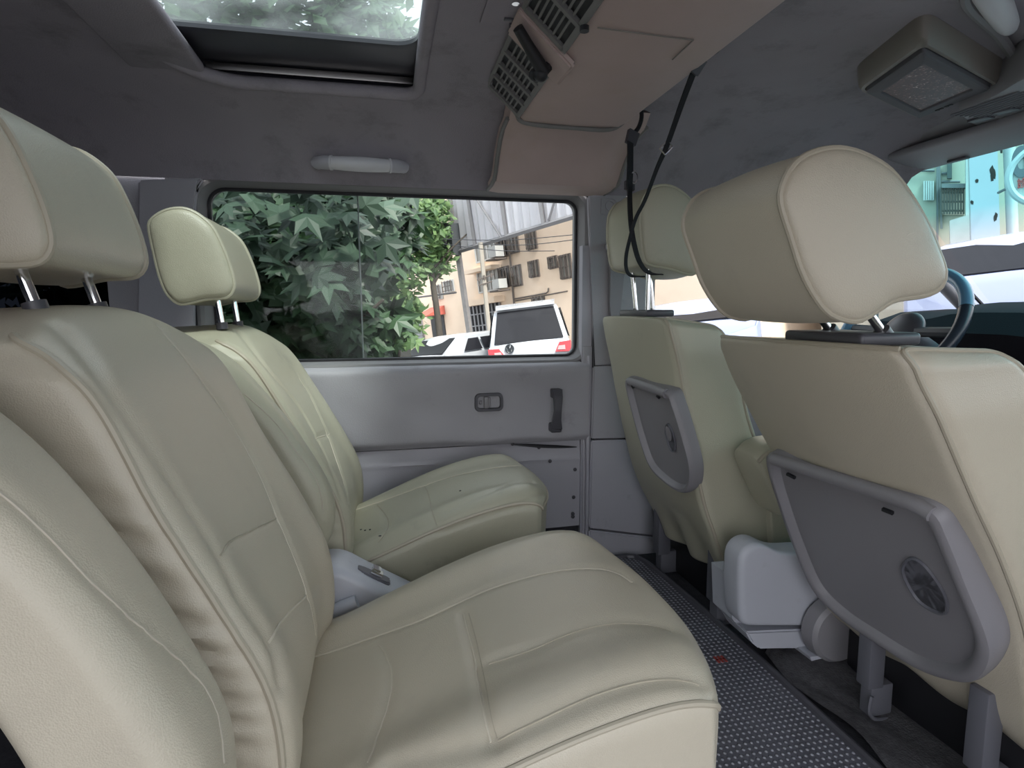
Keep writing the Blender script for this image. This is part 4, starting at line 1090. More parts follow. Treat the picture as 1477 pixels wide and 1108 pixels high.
dl = thing('overhead_console', (1.42, 1.0, 1.28), 'ribbed grey overhead console with switches behind the ceiling monitor', 'overhead console')
b = bmesh.new(); ZD = 1.280
dc_ = [at(px, py, 2, ZD) for px, py in ((1383, 160), (1394, 173), (1408, 181), (1430, 181), (1520, 164), (1540, 95), (1480, 112), (1440, 135), (1405, 152))]
cc = sum(dc_, Vector())/len(dc_); O = even(catmull(dc_, 60, closed=True), 60, closed=True)
f = lambda s, z: [Vector((cc.x+(p.x-cc.x)*s, cc.y+(p.y-cc.y)*s, z)) for p in O]
loft(b, [f(1.05, 1.36), f(1.03, ZD+.02), f(1.0, ZD+.003), f(.97, ZD), f(.5, ZD-.002), f(.02, ZD-.002)], True, True); link('console_shell', b, PLASTIC_G, dl)
b = bmesh.new()
for (px, py) in ((1415, 172), (1452, 160)):
    q = at(px, py, 2, ZD-.004); box(b, (q.x-.018, q.y-.022, ZD-.007), (q.x+.018, q.y+.022, ZD+.0), .002)
link('switches', b, PLASTIC_D, dl)
b = bmesh.new()
for k in range(9):
    q0 = at(1393+k*1.5, 150-k*1.0, 2, ZD-.003).lerp(at(1455, 128, 2, ZD-.003), 0); q = Vector((cc.x-.06+.014*k, cc.y, ZD-.003)); tube(b, [q+Vector((0, -.09, 0)), q+Vector((0, .07, 0))], .0022, 5)
link('ribs', b, METALG, dl)

# ------------------------------------------------------------------ straps hanging on the driver headrest
sA = thing('black_strap', tuple(at(922, 160, 1, 1.43)), 'black webbing strap hanging almost straight down from the air conditioner to the driver headrest', 'strap')
ysA = lambda t: 1.43-.15*t
pixA = [(909, 205), (909, 240), (908, 270), (910, 322), (917, 362), (926, 384), (938, 394), (955, 396)]
PA = [at(px, py, 1, 1.43-.16*min(1, (py-160)/230)) for px, py in pixA]
b = bmesh.new(); strap(b, catmull(PA, 40), [.018 if k < 12 else .014 for k in range(40)], .003, (1, .4, 0)); link('webbing', b, WEB, sA)
hk = [at(px, py, 1, 1.43) for px, py in ((921, 157), (925, 160), (925, 172), (921, 184), (915, 192))]
b = bmesh.new(); tube(b, catmull(hk, 14), .0055, 8); link('hook', b, WEB, sA)
b = bmesh.new(); e0, e1 = at(914, 190, 1, 1.425), at(909, 208, 1, 1.42); strap(b, [e0, e1], [.030, .026], .012, (1, .2, 0)); link('buckle', b, PLASTIC_D, sA)
b = bmesh.new(); e0, e1 = at(908, 262, 1, 1.385), at(908, 274, 1, 1.38); strap(b, [e0, e1], .024, .010, (1, .2, 0)); link('slider', b, PLASTIC_D, sA)
b = bmesh.new(); e0 = at(915, 256, 1, 1.37)
tube(b, [e0+Vector((math.cos(a)*.009, 0, math.sin(a)*.014)) for a in [k*PI/8 for k in range(16)]], .0022, 6, closed=True); link('small_ring', b, CHROME, sA)
sB = thing('black_strap', tuple(at(1045, 48, 1, 1.10)), 'black webbing strap slanting from the roof down to the driver headrest, with steel buckle', 'strap')
yB = lambda py: 1.12+.14*min(1, max(0, (py-48)/345))
pixB = [(1004, 95), (985, 145), (962, 210), (948, 242), (931, 287), (917, 315), (908, 346), (903, 371), (904, 390), (912, 398), (930, 399)]
PB = [at(px, py, 1, yB(py)) for px, py in pixB]
b = bmesh.new(); strap(b, catmull(PB, 50), [.015-.007*min(1, k/18) for k in range(50)], .003, (1, .3, 0)); link('webbing', b, WEB, sB)
b = bmesh.new(); hk = [at(px, py, 1, 1.12) for px, py in ((1042, 42), (1046, 47), (1043, 60), (1034, 72), (1020, 80), (1008, 86))]; tube(b, catmull(hk, 16), .0055, 8); link('hook', b, WEB, sB)
b = bmesh.new(); e0, e1 = at(1012, 84, 1, 1.12), at(1000, 106, 1, 1.13); strap(b, [e0, e1], [.026, .020], .010, (1, .3, 0)); link('buckle', b, PLASTIC_D, sB)
b = bmesh.new(); e0 = at(961, 213, 1, 1.185); dd = (at(968, 205, 1, 1.185)-at(954, 219, 1, 1.185)).normalized(); up_ = Vector((dd.z, 0, -dd.x))
tube(b, [e0+dd*a_*.012+up_*b_*.008 for a_, b_ in ((-1, -1), (0, -1), (1, -1), (1, 1), (0, 1), (-1, 1))], .002, 6, closed=True); link('steel_buckle', b, CHROME, sB)

# ================================================================== THE STREET OUTSIDE (the van stands nose-down on a slope)
r1, r2 = ray(70, 545), ray(770, 460)
U = r1.cross(r2).normalized(); U = U if U.z > 0 else -U
D = -(r1-U*r1.dot(U)).normalized()        # along the facade, towards the front of the van
NN = U.cross(D).normalized()
if NN.dot(ray(745, 440)) < 0: NN = -NN
EYE = 1.5
G0 = C0-U*EYE
a_dir = D
def flat(v): return (v-U*v.dot(U)).normalized()
def leafmat(name, c1, c2, trans=.35, rough=.5):
    m, nt, out = new_mat(name)
    g = N(nt, 'ShaderNodeNewGeometry'); mx = N(nt, 'ShaderNodeMixRGB'); mx.inputs[1].default_value = (*c1, 1); mx.inputs[2].default_value = (*c2, 1)
    L(nt, g.outputs['Random Per Island'], mx.inputs[0])
    p = N(nt, 'ShaderNodeBsdfPrincipled', Roughness=rough); L(nt, mx.outputs[0], p.inputs['Base Color'])
    t = N(nt, 'ShaderNodeBsdfTranslucent'); L(nt, mx.outputs[0], t.inputs[0])
    ms = N(nt, 'ShaderNodeMixShader'); ms.inputs[0].default_value = trans
    L(nt, p.outputs[0], ms.inputs[1]); L(nt, t.outputs[0], ms.inputs[2]); L(nt, ms.outputs[0], out.inputs[0]); return m
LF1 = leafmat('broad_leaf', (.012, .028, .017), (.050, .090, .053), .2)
LF2 = leafmat('shade_tinted_leaf', (.010, .024, .012), (.035, .08, .032), .15)  # deeper leaves, the shade of dense foliage put into their colour
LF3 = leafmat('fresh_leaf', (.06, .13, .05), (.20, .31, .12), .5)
LF4 = leafmat('crown_leaf', (.07, .15, .07), (.20, .33, .17), .4)
LF5 = leafmat('fallen_leaf', (.10, .07, .035), (.35, .28, .14), .1)
BARK = surf('bark', (.06, .05, .04), rough=.9, var=.4, vscale=12, bump=1, bscale=40)
PALM = []
for k in range(5):
    a = math.radians(-110+55*k+90)
    PALM.append((a, 1.0 if k == 2 else .82 if k in (1, 3) else .55))
def leaf(bm, p, s, nrm, rot, lobed=True):
    n = Vector(nrm).normalized(); u = n.orthogonal().normalized(); v = n.cross(u)
    u, v = u*math.cos(rot)+v*math.sin(rot), v*math.cos(rot)-u*math.sin(rot)
    if not lobed:
        q = [p, p+u*s*.45+v*s*.28-n*s*.04, p+u*s, p+u*s*.45-v*s*.28-n*s*.04]
        bm.faces.new([bm.verts.new(x) for x in q]); return
    c = bm.verts.new(p+n*s*.06); rim = []
    for i, (a, l) in enumerate(PALM):
        a_ = a-PI/2
        if i: am = (PALM[i-1][0]+a)/2-PI/2; rim.append(bm.verts.new(p+(u*math.cos(am)+v*math.sin(am))*s*.42))
        rim.append(bm.verts.new(p+(u*math.cos(a_)+v*math.sin(a_))*s*l-n*s*.18*l))
    rim.append(bm.verts.new(p-u*s*.25))
    for i in range(len(rim)): bm.faces.new((c, rim[i], rim[(i+1) % len(rim)]))
def foliage(name, blobs, n, s, mat, parent, lobed=True, face=None, kind=None):
    b = bmesh.new()
    tot = sum(w for *_, w in blobs)
    for (c, rad, w) in blobs:
        for k in range(int(n*w/tot)):
            while True:
                d = Vector((random.uniform(-1, 1), random.uniform(-1, 1), random.uniform(-1, 1)))
                if .25 < d.length < 1: break
            p = c+Vector((d.x*rad[0], d.y*rad[1], d.z*rad[2]))
            nr_ = Vector((random.gauss(0, .5), random.gauss(-.8, .4), random.gauss(.7, .4)))
            leaf(b, p, s*random.uniform(.6, 1.25), nr_, random.uniform(0, 2*PI), lobed)
    o = link(name, b, mat, parent, smooth=False); return o
def trunk(parent, base, top, r, name='trunk', branches=()):
    b = bmesh.new(); mid = (base+top)/2+Vector((.05, 0, 0)); tube(b, catmull([base, mid, top], 14), [r*(1-.45*k/13) for k in range(14)], 10)
    for (t, d, l) in branches:
        p = base.lerp(top, t); e = p+Vector(d).normalized()*l; tube(b, catmull([p, p.lerp(e, .5)+Vector((0, 0, .05)), e], 8), [r*.4*(1-.6*k/7) for k in range(8)], 6)
    link(name, b, BARK, parent)
def P_(px, py, dist): return C0+ray(px, py)*dist
def gdown(p): return p-U*((p-G0).dot(U))

# near broad-leaved shrub seen through the left half of the door window
t1 = thing('broad_leaved_tree', tuple(gdown(P_(400, 500, 3.4))), 'dark tree with broad lobed leaves filling the left half of the door window', 'tree')
bl = [(P_(430, 330, 3.0), (.42, .35, .24), 3), (P_(500, 290, 3.1), (.34, .3, .16), 2), (P_(470, 390, 3.0), (.30, .3, .18), 2), (P_(360, 300, 3.2), (.3, .3, .3), 1.5), (P_(520, 340, 3.1), (.2, .3, .2), 1)]
foliage('leaves', bl, 210, .115, LF1, t1)
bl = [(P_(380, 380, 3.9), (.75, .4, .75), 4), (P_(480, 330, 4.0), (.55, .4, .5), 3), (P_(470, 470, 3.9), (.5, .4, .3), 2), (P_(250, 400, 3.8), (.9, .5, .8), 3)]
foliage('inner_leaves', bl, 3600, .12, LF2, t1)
trunk(t1, gdown(P_(420, 500, 3.9)), P_(430, 250, 3.9), .06, branches=((.5, (.5, -.2, .6), .7), (.6, (-.5, -.2, .6), .7)))
# masonry wall behind the shrub with leaf litter on top
wa = thing('garden_wall', tuple(gdown(P_(450, 500, 4.6))), 'dark masonry wall behind the trees', 'wall')
b = bmesh.new(); wp = P_(505, 486, 4.7); wq = wp-D*4.2
bw = [wq, wp, wp+NN*.5, wq+NN*.5]
prism(b, bw, -U*2.0); link('wall_body', b, surf('dark_masonry', (.035, .035, .032), rough=.95, var=.4, vscale=10, bump=1, bscale=30), wa)
b = bmesh.new()
b2 = bmesh.new(); back_p = P_(300, 300, 5.6)
lit = thing('leaf_litter', tuple(wp), 'fallen dry leaves lying along the dark wall top', 'leaves', None, 'stuff')
for k in range(380):
    p = wq.lerp(wp, random.random())+NN*random.uniform(-.0, .45)+U*random.uniform(.0, .03)
    leaf(b, p, random.uniform(.03, .07), U+Vector((random.gauss(0, .3), random.gauss(0, .3), 0)), random.uniform(0, 6), False)
link('litter_leaves', b, LF5, lit, smooth=False)
lit['kind'] = 'stuff'
# lighter feathery tree in the middle
t2 = thing('light_green_tree', tuple(gdown(P_(615, 480, 18.5))), 'lighter green fine-leaved tree with thin branching trunk near the middle of the window', 'tree')
bl = [(P_(600, 320, 18), (1.1, 1.0, .85), 3), (P_(570, 380, 17.8), (1.1, 1.0, 1.0), 3), (P_(625, 375, 18.5), (.6, .8, .6), 1.6), (P_(570, 455, 18), (.95, 1.0, .8), 2.3), (P_(540, 300, 18), (1.2, 1.0, .9), 2.5), (P_(628, 300, 18.5), (.5, .8, .4), 1)]
foliage('leaves', bl, 3400, .26, LF3, t2, lobed=False)
bl = [(P_(585, 330, 19.6), (1.6, 1.0, 1.3), 3), (P_(540, 400, 19.6), (1.3, 1.0, 1.5), 3)]
foliage('shade_tinted_leaves', bl, 1600, .34, LF2, t2, lobed=False)  # back cluster in the darker leaf colour, standing in for shade
trunk(t2, gdown(P_(632, 480, 18.2)), P_(612, 330, 18.2), .12, branches=((.72, (.6, 0, .6), 1.7), (.8, (-.5, 0, .6), 1.5), (.62, (.5, 0, .8), 1.2)))
# small plant low behind the wall
t4 = thing('small_plant', tuple(gdown(P_(590, 500, 3.9))), 'low bright green plant beside the parked white hatchback', 'plant')
foliage('leaves', [(P_(583, 492, 3.9), (.09, .13, .05), 1), (P_(560, 480, 4.0), (.12, .13, .08), 1)], 60, .065, LF3, t4)
b = bmesh.new(); tube(b, [P_(575, 505, 3.9), gdown(P_(575, 505, 3.9))], .01, 6); link('stem', b, BARK, t4)
# tall tree over the roof, seen through the sunroof
t3 = thing('tall_tree', tuple(gdown(P_(400, 480, 10))), 'tall tree crown seen through the glass sunroof against white sky', 'tree')
bl = [(P_(300, 10, 6.5), (1.1, .7, .8), 3), (P_(420, 20, 6.7), (.9, .7, .75), 3), (P_(520, 55, 6.8), (.55, .6, .42), 1.6), (P_(585, 90, 6.8), (.25, .5, .3), .5), (P_(250, -200, 6.5), (1.6, 1, 1.2), 3)]
foliage('crown_leaves', bl, 5200, .17, LF4, t3, lobed=False)
trunk(t3, gdown(P_(360, 480, 10)), P_(380, -20, 7.2), .14, branches=((.8, (.8, -.3, .5), 1.2), (.75, (-.8, -.2, .5), 1.2)))

# ground
b = bmesh.new(); prism(b, [G0+D*s*40+NN*t*40 for s, t in ((-1, -1), (1, -1), (1, 1), (-1, 1))], -U*.05)
tag(link('ground', b, surf('asphalt', (.16, .16, .165), rough=.95, var=.2, vscale=2), smooth=False), 'grey asphalt street outside the van', None, None, 'structure')

# ---------------- apartment building
FACE = surf('cream_render', (.76, .60, .46), rough=.9, var=.06, vscale=.6, dirt=((.68, .52, .39), 1.5, .5, .8))
FACE2 = surf('pale_tiles', (.42, .38, .31), rough=.8, var=.05)
WFRAME = surf('window_white_frame', (.42, .42, .41), rough=.5)
WDARK = surf('dark_window_glass', (.012, .012, .015), rough=.35, spec=.15)
WMID = surf('curtained_glass', (.20, .19, .17), rough=.3, var=.3, vscale=3)
RUST = surf('brown_iron', (.10, .082, .072), rough=.8)
B0 = P_(745, 440, 20)
def fac(px, py, off=0, B=None): 
    B = B0 if B is None else B
    return onplane(px, py, B+ -NN*off, NN)
bd = thing('apartment_building', tuple(gdown(B0)), 'cream rendered apartment building with barred windows and shops beyond the door window', 'building')
sL = (fac(470, 440)-B0).dot(D); sR = (fac(1090, 430)-B0).dot(D)
b = bmesh.new(); prism(b, [gdown(B0)+D*sL, gdown(B0)+D*sR, gdown(B0)+D*sR+U*11, gdown(B0)+D*sL+U*13], NN*5); link('facade', b, FACE, bd, smooth=False)
def frect(x0, y0, x1, y1): 
    """rectangle on the facade from two photo corners: returns s0,s1,h0,h1"""
    a, c = fac(x0, y0), fac(x1, y1)
    return (a-B0).dot(D), (c-B0).dot(D), (c-B0).dot(U), (a-B0).dot(U)
def FP(s, h, o): return B0+D*s+U*h-NN*o
def fbox(bm, s0, s1, h0, h1, o0, o1): prism(bm, [FP(s0, h0, o0), FP(s1, h0, o0), FP(s1, h1, o0), FP(s0, h1, o0)], -NN*(o1-o0))
def window(x0, y0, x1, y1, bars=True, frame=None, pane=WMID, mull=1, parent=None):
    s0, s1, h0, h1 = frect(x0, y0, x1, y1); w = .06
    b = bmesh.new(); fbox(b, s0-w, s1+w, h0-w, h0, 0, .05); fbox(b, s0-w, s1+w, h1, h1+w, 0, .05); fbox(b, s0-w, s0, h0, h1, 0, .05); fbox(b, s1, s1+w, h0, h1, 0, .05)
    for k in range(1, mull+1): s = s0+(s1-s0)*k/(mull+1); fbox(b, s-.03, s+.03, h0, h1, 0, .045)
    f = link('window', b, frame or RUST, parent or bd, smooth=False)
    b = bmesh.new(); fbox(b, s0, s1, h0, h1, 0, .02); link('pane', b, pane, f, smooth=False)
    if bars:
        b = bmesh.new()
        n = max(3, int((s1-s0)/.21))
        for k in range(n+1): s = s0+(s1-s0)*k/n; fbox(b, s-.012, s+.012, h0-.05, h1+.05, .12, .145)
        for hh in (h0, (h0+h1)/2, h1): fbox(b, s0-.02, s1+.02, hh-.012, hh+.012, .11, .15)
        link('window_bars', b, RUST, f, smooth=False)
Z = lambda x, y: (560+x/4.433, 270+y/4.433)
for (x0, y0, x1, y1, bars, fr_, pn, mu) in [
    (890, 270, 950, 380, 1, RUST, WMID, 1), (780, 318, 835, 405, 1, RUST, WMID, 1), (912, 485, 965, 560, 1, RUST, WMID, 1), (1038, 457, 1080, 505, 1, RUST, WMID, 0),
    (1108, 448, 1175, 568, 1, RUST, WMID, 1), (800, 515, 856, 618, 1, RUST, WMID, 1), (575, 545, 715, 645, 0, WFRAME, WMID, 4), (718, 525, 780, 625, 1, RUST, WDARK, 1),
    (560, 375, 690, 445, 0, WFRAME, WMID, 4), (935, 712, 1000, 755, 1, RUST, WMID, 1), (290, 640, 348, 705, 1, WFRAME, WMID, 1), (360, 612, 422, 655, 1, WFRAME, WMID, 1),
    (700, 350, 768, 430, 1, RUST, WDARK, 1)]:
    window(*Z(x0, y0), *Z(x1, y1), bars, fr_, pn, mu)
# shop fronts
s0, s1, h0, h1 = frect(*Z(525, 745), *Z(742, 945)); b = bmesh.new(); fbox(b, s0, s1, h0-.3, h1, 0, .03); sh = link('shop_front', b, WDARK, bd, smooth=False)
b = bmesh.new()
for k in range(9): s = s0+(s1-s0)*k/8; fbox(b, s-.03, s+.03, h0-.3, h1, .03, .07)
for k in range(4): h_ = h0+(h1-h0)*k/3; fbox(b, s0, s1, h_-.02, h_+.02, .03, .07)
link('shop_grille', b, surf('grey_grille', (.25, .25, .26), rough=.6), sh, smooth=False)
s0, s1, h0, h1 = frect(*Z(272, 830), *Z(372, 945)); b = bmesh.new(); fbox(b, s0, s1, h0-.3, h1, 0, .03); link('shop_doorway', b, WDARK, bd, smooth=False)
s0, s1, h0, h1 = frect(*Z(268, 772), *Z(366, 812)); b = bmesh.new(); prism(b, [FP(s0, h0, 0), FP(s0, h0, .9), FP(s0, h1, 0)], D*(s1-s0)); link('red_awning', b, surf('red_canvas', (.45, .10, .07), rough=.8), bd, smooth=False)
s0, s1, h0, h1 = frect(*Z(108, 815), *Z(232, 945)); b = bmesh.new(); fbox(b, s0, s1, h0-.3, h1, 0, .1)
for k in range(8): h_ = h0+(h1-h0)*k/7; fbox(b, s0, s1, h_-.01, h_+.02, .1, .12)
link('roller_shutter', b, surf('grey_shutter', (.22, .22, .23), rough=.6), bd, smooth=False)
# ledges, pipes, balconies
b = bmesh.new()
for (xa, ya, xb, yb, th) in ((545, 548, 725, 508, .12), (545, 745, 745, 715, .2)):
    a, c = fac(*Z(xa, ya)), fac(*Z(xb, yb)); s0, s1, h_ = (a-B0).dot(D), (c-B0).dot(D), (a-B0).dot(U); fbox(b, s0, s1, h_-th/2, h_+th/2, 0, .45)
link('ledges', b, FACE, bd, smooth=False)
b = bmesh.new()
pp = [fac(*Z(x, y), .06) for x, y in ((808, 715), (1010, 678), (1022, 668), (1024, 645))]; tube(b, pp, .025, 6)
tube(b, [fac(*Z(812, 728), .04), fac(*Z(1145, 665), .04)], .02, 6); tube(b, [fac(*Z(778, 430), .06), fac(*Z(808, 790), .06)], .035, 6)
link('drain_pipes', b, RUST, bd)
for (x0, y0, x1, y1) in ((735, 590, 785, 640), (710, 385, 765, 440)):
    s0, s1, h0, h1 = frect(*Z(x0, y0), *Z(x1, y1)); b = bmesh.new(); fbox(b, s0, s1, h0, h1, .15, .5); a_ = link('air_conditioner_box', b, WFRAME, bd, smooth=False)
    b = bmesh.new(); fbox(b, s0-.06, s1+.06, h0-.1, h0-.05, .1, .6); link('bracket', b, RUST, a_, smooth=False)
# overhead wires
wr_ = thing('overhead_wires', tuple(P_(760, 350, 10)), 'thin black overhead wires crossing the cream building', 'wires')
b = bmesh.new()
for (a0, a1_) in (((640, 345), (835, 338)), ((690, 352), (835, 345)), ((640, 352), (800, 362))):
    p, q = P_(*a0, 10), P_(*a1_, 9); tube(b, catmull([p, (p+q)/2-U*.05, q], 10), .006, 5)
link('wires', b, BLACK, wr_)

# ---------------- corrugated awning on steel posts
CO = P_(745, 340, 16.5)
aw = thing('steel_awning', tuple(gdown(CO)), 'white corrugated sheet awning on a grey steel frame across the window top', 'awning')
def cop(px, py, o=0): return onplane(px, py, CO-NN*o, NN)
e0, e1 = cop(662, 363), cop(900, 291)
b = bmesh.new(); n = 90; rows = []
for j in (0, 1):
    rows.append([bm_ for bm_ in [b.verts.new(e0+(e1-e0)*k/n+U*3.2*j+NN*(.04*math.sin(k*1.4))) for k in range(n+1)]])
for k in range(n): b.faces.new((rows[0][k], rows[0][k+1], rows[1][k+1], rows[1][k]))
bmesh.ops.solidify(b, geom=b.faces[:], thickness=.003)
link('corrugated_sheet', b, surf('white_sheet', (.60, .61, .65), rough=.6, var=.05, vscale=3), aw)
STG = surf('grey_steel_beam', (.15, .145, .15), rough=.7, var=.2)
b = bmesh.new(); tube(b, [e0-NN*.05, e1-NN*.05], .07, 4); link('edge_beam', b, STG, aw, smooth=False)
for (xa, ya, xb, yb) in ((510, 60, 558, 385), (722, 60, 760, 325), (968, 60, 995, 245)):
    p, q = cop(*Z(xa, ya), .05), cop(*Z(xb, yb), .05); b = bmesh.new(); tube(b, [p+(p-q)*1.2, q], .066, 4); link('rib', b, STG, aw, smooth=False)
for (xa, ya, xb, yb) in ((570, 85, 722, 322), (1062, 95, 1025, 215)):
    p, q = cop(*Z(xa, ya), .07), cop(*Z(xb, yb), .07); b = bmesh.new(); tube(b, [p+(p-q)*.6, q], .036, 4); link('brace', b, STG, aw, smooth=False)
b = bmesh.new(); p, q = cop(655, 325), cop(677, 478); tube(b, [p+(p-q).normalized()*3.6, q, q+(q-p).normalized()*1.6], .10, 4); link('post', b, surf('weathered_steel', (.22, .21, .21), rough=.7, var=.3, vscale=8), aw, smooth=False)
b = bmesh.new(); p, q = cop(658, 422), cop(500, 442); tube(b, [p, q], .03, 4); link('cross_beam', b, STG, aw, smooth=False)
b = bmesh.new(); prism(b, [cop(598, 320, .3), cop(650, 322, .3), cop(654, 368, .3), cop(600, 366, .3)], NN*.3); link('dark_box', b, surf('dark_sign_back', (.05, .055, .06), rough=.8), aw, smooth=False)
b = bmesh.new(); prism(b, [cop(636, 336, .32), cop(645, 336, .32), cop(643, 351, .32), cop(634, 350, .32)], NN*.02); link('white_plate', b, WFRAME, aw, smooth=False)

up_ = thing('utility_pole', tuple(gdown(P_(703, 470, 17))), 'pale concrete utility pole with insulators in front of the balconies', 'pole')
b = bmesh.new(); p, q = onplane(693, 350, P_(703, 470, 17), NN), P_(706, 482, 17); tube(b, [p, q, gdown(q)], .065, 8); link('pole_shaft', b, surf('pole_concrete', (.30, .27, .23), rough=.9), up_)
b = bmesh.new()
for (a0, a1_) in (((688, 404), (712, 396)), ((690, 412), (710, 406))): tube(b, [P_(*a0, 16.9), P_(*a1_, 16.9)], .02, 5)
for q_ in ((690, 400), (698, 397), (708, 394)): tube(b, [P_(*q_, 16.9), P_(q_[0]+1, q_[1]+6, 16.9)], .03, 6)
link('insulators', b, RUST, up_)

# ---------------- parked cars
def car(name, base, fwd, Lc, Wc, Hc, belt, paint, label, rear_rake=.35, glassm=None, hood=1.0, spoiler=False, emblem=None, lamps=True):
    f = flat(fwd); sd = f.cross(U).normalized()      # right side of the car
    T = lambda x, y, z: base+f*x+sd*y+U*z
    t = thing(name, tuple(base), label, 'car')
    w = Wc/2
    st = [(0, .93, .35, belt*.92, 0), (.06, .98, .25, belt, 0), (.10, 1, .22, belt, 0), (.12+rear_rake*.5, 1, .22, belt, .5), (.12+rear_rake, 1, .22, belt, .93), (.3+rear_rake, 1, .22, belt, 1), (Lc*.35, 1, .2, belt, 1), (Lc*.55, 1, .2, belt, .96), (Lc*.63, 1, .2, belt*.99, .75), (Lc*.76, 1, .22, belt*.97, 0), (Lc*.9, .97, .25, belt*.9, 0), (Lc*.97, .9, .3, belt*.8, 0), (Lc, .75, .38, belt*.65, 0)]
    loops = []
    for (x, k, zb, zl, g) in st:
        W_ = w*k; zr = zl+(Hc-belt)*g; wr = W_*(1-.20*g) if g else W_*.96
        half = [(W_*.92, zb), (W_, zb+.18), (W_*1.0, (zb+zl)/2), (W_*.985, zl-.02), (W_*.955, zl), (wr*1.01, zl+(zr-zl)*.55), (wr*.97, zr-.02*g), (wr*.85, zr+.01), (wr*.4, zr+.03), (0, zr+.035)]
        lp = [T(x, a, c) for a, c in half]+[T(x, -a, c) for a, c in half[::-1][1:]]
        loops.append(lp)
    b = bmesh.new(); loft(b, loops, True, True); link('car_body', b, paint, t)
    gm = glassm or WDARK
    rr = .12+rear_rake
    b = bmesh.new(); zt = Hc-.07
    q = [T(.10, -w*.84, belt+.03), T(.10, w*.84, belt+.03), T(rr*.93, w*.70, zt), T(rr*.93, -w*.70, zt)]
    off = (q[1]-q[0]).cross(q[2]-q[0]).normalized(); off = off if off.dot(f) < 0 else -off
    prism(b, [p+off*.03 for p in q], -off*.02); link('rear_window', b, gm, t, smooth=False)
    for sgn in (-1, 1):
        for (xa, xb, xc, xd) in ((rr*.75+.12, Lc*.30, rr+.22, Lc*.30), (Lc*.32, Lc*.47, Lc*.32, Lc*.47), (Lc*.49, Lc*.70, Lc*.49, Lc*.60)):
            b = bmesh.new(); q = [T(xa, sgn*w*1.0, belt+.03), T(xb, sgn*w*1.0, belt+.03), T(xd, sgn*w*.86, zt-.03), T(xc, sgn*w*.86, zt-.03)]
            prism(b, q, sd*sgn*.012); link('side_window', b, gm, t, smooth=False)
    if lamps:
        for sgn in (-1, 1):
            b = bmesh.new(); q = [T(-.01, sgn*w*.60, belt-.24), T(-.01, sgn*w*.97, belt-.26), T(.03, sgn*w*.99, belt-.04), T(.02, sgn*w*.72, belt-.05)]
            prism(b, q, -f*.05+sd*sgn*.01); prism(b, [T(-.03, sgn*w*.95, belt-.25), T(.3, sgn*w*1.01, belt-.2), T(.3, sgn*w*1.01, belt-.08), T(.0, sgn*w*.98, belt-.05)], sd*sgn*.02)
            lm = link('tail_lamp', b, surf('lamp_red', (.45, .03, .04), rough=.2), t, smooth=False)
            b = bmesh.new(); prism(b, [T(-.065, sgn*w*.66, belt-.2), T(-.065, sgn*w*.85, belt-.21), T(-.065, sgn*w*.85, belt-.12), T(-.065, sgn*w*.70, belt-.12)], -f*.005); link('lamp_lens', b, surf('lamp_clear', (.5, .35, .35), rough=.2), lm, smooth=False)
    if spoiler:
        b = bmesh.new(); prism(b, [T(rr*.7, -w*.72, Hc-.02), T(rr*.7, w*.72, Hc-.02), T(rr+.4, w*.75, Hc+.05), T(rr+.4, -w*.75, Hc+.05)], U*.05); link('spoiler', b, paint, t, smooth=False)
    for x in (Lc*.19, Lc*.80):
        for sgn in (-1, 1):
            b = bmesh.new(); c = T(x, sgn*w*.88, .31); tube(b, [c-sd*sgn*.1, c+sd*sgn*.1], .31, 20); link('wheel', b, BLACK, t)
    if emblem:
        px, py, rd = emblem
        c = onplane(px, py, T(-.01, 0, 0), f); c = c-f*.02
        b = bmesh.new(); tube(b, [c+(sd*math.cos(a)+U*math.sin(a))*rd for a in [k*PI/12 for k in range(24)]], rd*.16, 6, closed=True)
        tube(b, [c+f*.004, c-f*.004], rd*.95, 20)
        em = link('emblem', b, surf('emblem_dark', (.03, .035, .04), rough=.3), t)
        b = bmesh.new(); o = c-f*.012
        pt = lambda a, e: o+sd*a*rd+U*e*rd
        tube(b, [pt(-.35, .8), pt(-.12, .1), pt(0, .35), pt(.12, .1), pt(.35, .8)], rd*.08, 5)
        tube(b, [pt(-.8, .35), pt(-.38, -.72), pt(0, .02), pt(.38, -.72), pt(.8, .35)], rd*.08, 5)
        link('emblem_letters', b, CHROME, em)
    return t
CARW = surf('white_car_paint', (.40, .41, .43), rough=.25, coat=.5, var=.02)
CARB = surf('pale_blue_car_paint', (.30, .33, .47), rough=.25, coat=.5, var=.02)
CARR = surf('red_car_paint', (.32, .05, .05), rough=.25, coat=.5, var=.05)
vdir = flat(ray(775, 460))
gs = gdown(P_(760, 470, 12.2))
car('parked_suv', gs, vdir, 4.4, 1.72, 1.78, 1.02, CARW, 'white parked SUV seen from behind with dark rear window, round emblem and red tail lamp', rear_rake=.30, spoiler=True, emblem=(735, 503, .085))
gs = gdown(P_(600, 480, 14))
fd = (flat(ray(620, 480))*.75+vdir.cross(U)*.75)
car('parked_hatchback', gs, fd, 4.2, 1.7, 1.33, .92, CARW, 'low white parked hatchback with black rear window beside the greenery', rear_rake=.6)
# cars seen past the front headrests and through the windscreen
car('parked_van', gdown(P_(1452, 400, 8.3)), flat(ray(1452, 400))+a_dir*.15, 3.4, 2.0, 1.78, 1.36, CARB, 'pale blue van with a wide dark rear window seen through the windscreen', rear_rake=.45, lamps=False)
car('parked_sedan', gdown(P_(1000, 470, 8.5)), flat(ray(1000, 470)), 4.2, 1.75, 1.46, 1.15, CARB, 'pale blue sedan glimpsed between the two front headrests', rear_rake=.6, lamps=False)

